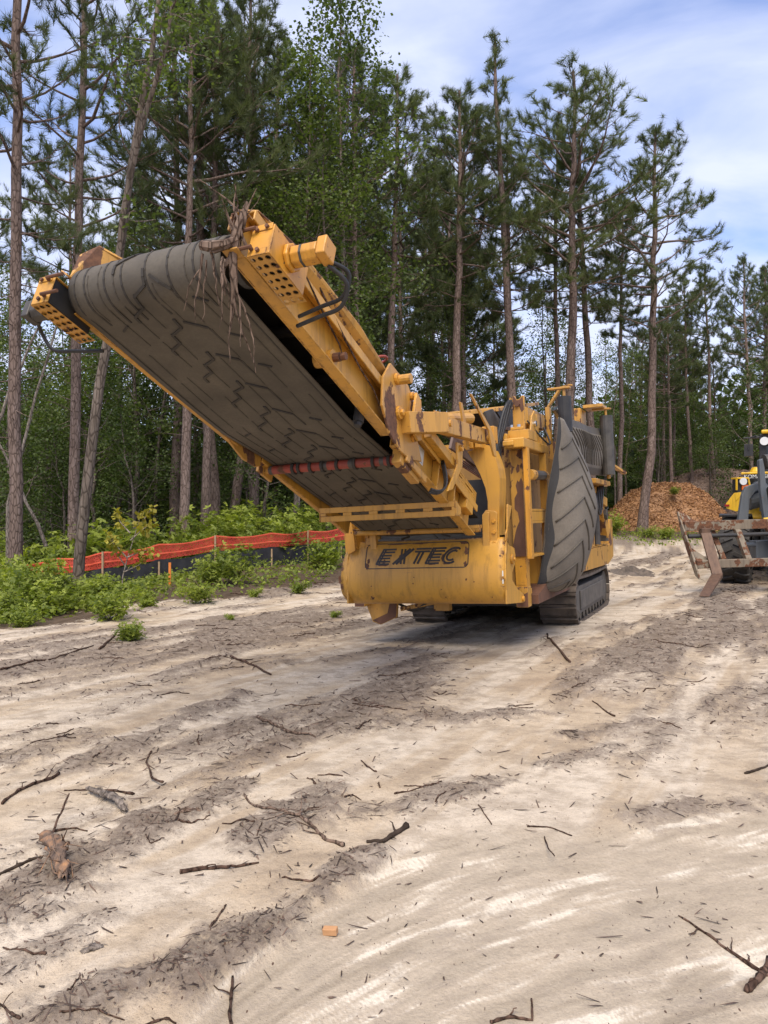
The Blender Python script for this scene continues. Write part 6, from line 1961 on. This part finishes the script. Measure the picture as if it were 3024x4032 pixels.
# ================================================================== sticks and litter on the sand
def litter():
    r_ = np.random.default_rng(23)
    n = 260000
    d = 1.7 * np.exp(r_.uniform(0, 2.75, n)); th = np.radians(r_.uniform(-36, 36, n))
    x, y = d * np.sin(th), d * np.cos(th)
    dens = .05 + 1.0 * mulch(x, y) ** 1.3 + .25 * (fbm(x * 1.3, y * 1.3, 81, 4) - .4)
    dens = dens * (1 - .7 * washed(x, y))
    ok = (r_.uniform(0, 1, n) < dens * .26) & (forest(x, y) < .7)
    x, y, d = x[ok], y[ok], d[ok]
    k = len(x)
    P = np.stack([x, y, ground_z(x, y) + .004], -1)
    a = r_.uniform(0, 6.28, k)
    dd = np.stack([np.cos(a), np.sin(a), r_.normal(size=k) * .22], -1); dd = unit(dd)
    e = unit(np.cross(dd, np.stack([r_.normal(size=k) * .3, r_.normal(size=k) * .3, np.ones(k)], -1)))
    ln = (.003 + .009 * r_.uniform(0, 1, k) ** 3.0 * (1 + .16 * d))[:, None] * (1 + .05 * d[:, None]); wd = (ln[:, 0] * r_.uniform(.14, .34, k))[:, None]
    tw = (r_.uniform(0, 1, k) < .14)[:, None]
    ln = np.where(tw, r_.uniform(.012, .045, (k, 1)) * (1 + .10 * d[:, None]), ln); wd = np.where(tw, .0016 + .00055 * d[:, None], wd)
    up = np.cross(dd, e); up = up * np.sign(up[:, 2:3]) * wd * .35
    j1 = r_.uniform(.1, 1, (k, 1)); j2 = r_.uniform(.1, 1, (k, 1))
    C_ = [P - dd * ln - e * wd * j1, P + dd * ln * j2 - e * wd * .5, P + dd * ln + e * wd * j2 * .7, P - dd * ln * j1 + e * wd]
    V = np.stack(C_ + [c + up for c in C_], 1).reshape(-1, 3)
    q = np.array([[4, 5, 6, 7], [0, 1, 5, 4], [1, 2, 6, 5], [2, 3, 7, 6], [3, 0, 4, 7]])
    F = (np.arange(k)[:, None, None] * 8 + q[None]).reshape(-1, 4)
    o = link('bark_litter', npmesh('bark_litter', V, F, 'litter', np.repeat(r_.beta(1.3, 2.2, k), 8)))
    tag(o, 'bark crumbs and wood chips strewn over the sand', 'litter', kind='stuff')
litter()
def stick(P2, r0, r1, label, name='stick', m_='stick_bark', lift=0.0, forks=0, grp=None, seed=1, n=6, cat='stick'):
    r_ = np.random.default_rng(seed)
    P2 = np.asarray(P2, float)
    k = max(8, len(P2) * 4)
    t = np.linspace(0, len(P2) - 1, k)
    x = np.interp(t, np.arange(len(P2)), P2[:, 0]); y = np.interp(t, np.arange(len(P2)), P2[:, 1])
    L_ = np.hypot(x[-1] - x[0], y[-1] - y[0]) + 1e-3
    x = x + np.convolve(r_.normal(size=k), [.3, .4, .3], 'same') * L_ * .010; y = y + np.convolve(r_.normal(size=k), [.3, .4, .3], 'same') * L_ * .010
    rad = np.linspace(r0, r1, k) * r_.uniform(.75, 1.2, k) * .75
    z = ground_z(x, y) + rad * .55 + lift * np.linspace(0, 1, k) ** 1.5 + np.abs(r_.normal(size=k)) * r0 * .25
    P = np.stack([x, y, z], -1); paths = [P]; rads = [rad]
    for i in range(forks):
        j = int(r_.integers(k // 4, k - 2))
        S = bent(P[j], r_.uniform(0, 6.28), r_.uniform(.1, .8), L_ * r_.uniform(.1, .28), -.3, 4, r_, .2)
        S[:, 2] = np.maximum(S[:, 2], ground_z(S[:, 0], S[:, 1]) + .003)
        paths.append(S); rads.append(np.linspace(rad[j] * .55, .0015, 5))
    c = P[0].copy()
    V, F = path_tubes([p - c for p in paths], rads, n)
    # close the ends of the main stem
    F = list(map(tuple, F))
    me = bpy.data.meshes.new(name)
    me.from_pydata([tuple(v) for v in V], [], F + [tuple(range(n - 1, -1, -1)), tuple((len(P) - 1) * n + q for q in range(n))])
    me.polygons.foreach_set('use_smooth', [True] * len(me.polygons))
    me.materials.append(MATS[m_])
    o = link(name, me); o.location = tuple(c)
    return tag(o, label, cat, grp)
def pxs(pts):
    return [gpx(*p) for p in pts]
stick(pxs([(527, 1722), (560, 1752), (610, 1768), (655, 1780), (680, 1798), (700, 1818), (740, 1832)]), .008, .014, 'long reddish root curving over the dark hollow in mid sand', 'root', 'root_wood', forks=5, seed=3, cat='root')
stick(pxs([(792, 1822), (830, 1820), (850, 1805), (878, 1788)]), .010, .022, 'charred black branch end lying by the combed sand', 'branch', 'charred', forks=5, seed=4, cat='branch')
stick(pxs([(390, 1892), (440, 1882), (500, 1880), (560, 1868)]), .016, .006, 'flat grey stick with a split end left of the charred branch', forks=2, seed=5)
stick(pxs([(608, 1904), (650, 1905), (692, 1907)]), .006, .008, 'short sandy stick below the charred branch', forks=1, seed=6)
stick(pxs([(328, 1623), (318, 1650), (330, 1685), (352, 1700)]), .007, .010, 'thin curved dark stick standing in the upper left sand', lift=.02, seed=7)
stick(pxs([(140, 1704), (200, 1702), (250, 1706), (290, 1716)]), .006, .012, 'straight brown stick lying over the shredded bark on the left', seed=8)
stick(pxs([(5, 1736), (40, 1710), (80, 1692), (128, 1676)]), .012, .014, 'thick grey branch near the left edge with a twig', forks=3, seed=9)
stick(pxs([(0, 1890), (30, 1872), (60, 1862), (90, 1858)]), .012, .010, 'black branch running out at the left edge by the broken stump', 'branch', 'charred', forks=2, seed=10, cat='branch')
stick(pxs([(1465, 1968), (1520, 2000), (1580, 2040), (1659, 2090)]), .005, .011, 'long brown stick pointing to the right edge in the wash', forks=4, seed=11)
stick(pxs([(1610, 2130), (1640, 2105), (1662, 2060)]), .016, .018, 'thick brown branch cut by the right edge', 'branch', forks=1, seed=12, cat='branch')
stick(pxs([(1060, 2200), (1100, 2190), (1150, 2194), (1148, 2150)]), .009, .004, 'hooked dark stick at the bottom edge', forks=1, seed=13)
stick(pxs([(500, 2205), (498, 2150), (502, 2110)]), .010, .006, 'dark stick pointing away at the bottom edge left of centre', forks=2, seed=14)
stick(pxs([(1610, 1667), (1640, 1660), (1662, 1652)]), .012, .010, 'black stick cut by the right edge in mid sand', m_='charred', seed=15)
stick(pxs([(1280, 1513), (1305, 1530), (1328, 1546)]), .007, .010, 'single slanting stick right of the shadow on open sand', seed=16)
stick(pxs([(1180, 1375), (1195, 1400), (1232, 1440)]), .014, .018, 'bent stick in front of the right track', forks=1, seed=17)
stick(pxs([(500, 1425), (540, 1440), (585, 1460)]), .020, .012, 'dark forked root on the sand left of the shadow', 'root', forks=4, seed=18, cat='root')
stick(pxs([(215, 1410), (235, 1390), (250, 1375)]), .02, .015, 'stubby dark stick at the foot of the weeds on the left', seed=19)
stick(pxs([(1033, 1742), (1045, 1760), (1062, 1782)]), .005, .004, 'thin straight twig on the pale sand right of centre', seed=20)
stick(pxs([(1175, 1800), (1185, 1830), (1197, 1862)]), .005, .004, 'thin twig standing up at the edge of the combed sand', seed=21, lift=.05)
stick(pxs([(1140, 1784), (1185, 1782), (1235, 1798)]), .006, .004, 'thin curved twig where the combed sand begins', seed=22)
stick(pxs([(555, 1555), (590, 1568), (620, 1590), (680, 1600)]), .016, .010, 'knotted dark root on the mulch ridge in mid sand', 'root', 'root_wood', forks=6, seed=24, cat='root')
stick(pxs([(0, 1455), (60, 1440), (130, 1425), (200, 1400)]), .016, .010, 'long thin root along the furrow on the left edge', 'root', forks=2, seed=25, cat='root')
rs2 = np.random.default_rng(5)
GT = 'small sticks scattered over the sand'
for i in range(90):
    while True:
        d = 2.3 * math.exp(rs2.uniform(0, 2.1)); th = math.radians(rs2.uniform(-26, 26))
        x, y = d * math.sin(th), d * math.cos(th)
        if rs2.uniform() < .08 + .9 * float(mulch(np.array([x]), np.array([y]))[0]) and float(washed(np.array([x]), np.array([y]))[0]) < .5 and not (abs(x - 1.6) < 1.4 and 8 < y < 15):
            break
    L_ = rs2.uniform(.05, .16) * (1 + .16 * d); a = rs2.uniform(0, 3.14) if d < 6 else rs2.normal() * .5
    c, s_ = math.cos(a), math.sin(a)
    stick([(x, y), (x + c * L_ * .5, y + s_ * L_ * .5 + rs2.normal() * .02 * d ** .5), (x + c * L_, y + s_ * L_)], rs2.uniform(.003, .007) * (1 + .07 * d), .002 + .0006 * d, 'small dark stick lying on the sand', forks=int(rs2.integers(0, 3)), grp=GT, seed=100 + i, n=5)
# stump fragment, shredded bark log, red chip
def chunk(name, pts, rads, m_, label, cat, seed, shreds=20, loc=None):
    r_ = np.random.default_rng(seed)
    pts = np.array(pts, float)
    k = 14
    t = np.linspace(0, len(pts) - 1, k)
    P = np.stack([np.interp(t, np.arange(len(pts)), pts[:, i]) for i in range(3)], -1)
    rad = np.interp(t, np.arange(len(rads)), rads) * r_.uniform(.75, 1.2, k)
    V, F = path_tubes([P], [rad], 9)
    V = V + r_.normal(size=V.shape) * np.mean(rads) * .30
    zc = np.repeat(P[:, 2], 9); V[:, 2] = zc + (V[:, 2] - zc) * .6
    VV = [V]; FF = [F]; o = len(V)
    for i in range(shreds):
        j = int(r_.integers(0, k - 1))
        d = P[min(j + 1, k - 1)] - P[max(j - 1, 0)]; d = d / np.linalg.norm(d)
        q = P[j] + r_.normal(size=3) * rad[j] * .6
        S = np.array([q, q + d * rad[j] * 1.5 + r_.normal(size=3) * rad[j] * .3, q + d * rad[j] * 4 + r_.normal(size=3) * rad[j] * 1.3])
        v, f = path_tubes([S], [np.array([.16, .12, .03]) * rad[j]], 4)
        VV.append(v); FF.append(f + o); o += len(v)
    me = npmesh(name, np.concatenate(VV), np.concatenate(FF), m_)
    ob = link(name, me)
    return tag(ob, label, cat)
def g3(x_, y_, h):
    x, y = gpx(x_, y_)
    return (x, y, gz(x, y) + h)
chunk('broken_stump', [g3(95, 1830, .06), g3(115, 1850, .06), g3(128, 1885, .05), g3(137, 1920, .015)], [.022, .036, .033, .018], 'stump_wood', 'splintered orange brown piece of stump at the left on dark mulch', 'stump', 41, 30)
stick(pxs([(105, 1815), (125, 1790), (150, 1762)]), .010, .006, 'dark twig sticking up behind the splintered stump piece', lift=.12, seed=51)
chunk('bark_strip', [g3(190, 1708, .03), g3(225, 1722, .035), g3(255, 1740, .035), g3(272, 1755, .015)], [.014, .024, .022, .010], 'bark_shreds', 'ragged grey bark strip lying under the straight brown stick', 'bark', 42, 34)
chunk('bark_strip', [g3(175, 2060, .0), g3(195, 2055, .008), g3(222, 2047, .0)], [.010, .018, .008], 'bark_shreds', 'small grey bark piece on the pale sand at lower left', 'bark', 43, 6)
chunk('bark_strip', [g3(375, 1766, .0), g3(400, 1762, .008), g3(430, 1758, .0)], [.010, .02, .010], 'root_wood', 'flat reddish bark piece left of the long curved root', 'bark', 44, 4)
x, y = gpx(714, 2006)
b = MB(); b.box(-.028, .028, -.014, .014, -.006, .020)
o = b.build('wood_offcut', 'fresh_wood', bevel=.003); o.location = (x, y, gz(x, y) + .008); o.rotation_euler = (.1, -.1, -.25)
tag(o, 'small fresh orange offcut of wood on the mulch ridge', 'offcut')
# low mound of mud behind the right track
def mound(xp, yp, rx, ry, h, label, seed):
    cx, cy = gpx(xp, yp)
    n = 40; g = np.linspace(-1, 1, n); X, Y = np.meshgrid(g, g, indexing='ij')
    wx, wy = cx + X * rx, cy + Y * ry
    r_ = np.hypot(X, Y) + (fbm(X * 3, Y * 3, seed, 4) - .5) * .5
    Z = h * (1 - sstep(.1, .95, r_)) * (.1 + 1.8 * fbm(X * 6, Y * 6, seed + 3, 5, .65) ** 1.5)
    V = np.stack([wx, wy, ground_z(wx, wy) + Z - .025], -1).reshape(-1, 3)
    idx = np.arange(n * n).reshape(n, n)
    F = np.stack([idx[:-1, :-1], idx[1:, :-1], idx[1:, 1:], idx[:-1, 1:]], -1).reshape(-1, 4)
    o = link('mud_heap', npmesh('mud_heap', V, F, 'tread_mud', smooth=True)); tag(o, label, 'heap')
mound(1365, 1245, .8, 1.0, .17, 'low dark heap of churned soil right of the track', 3)
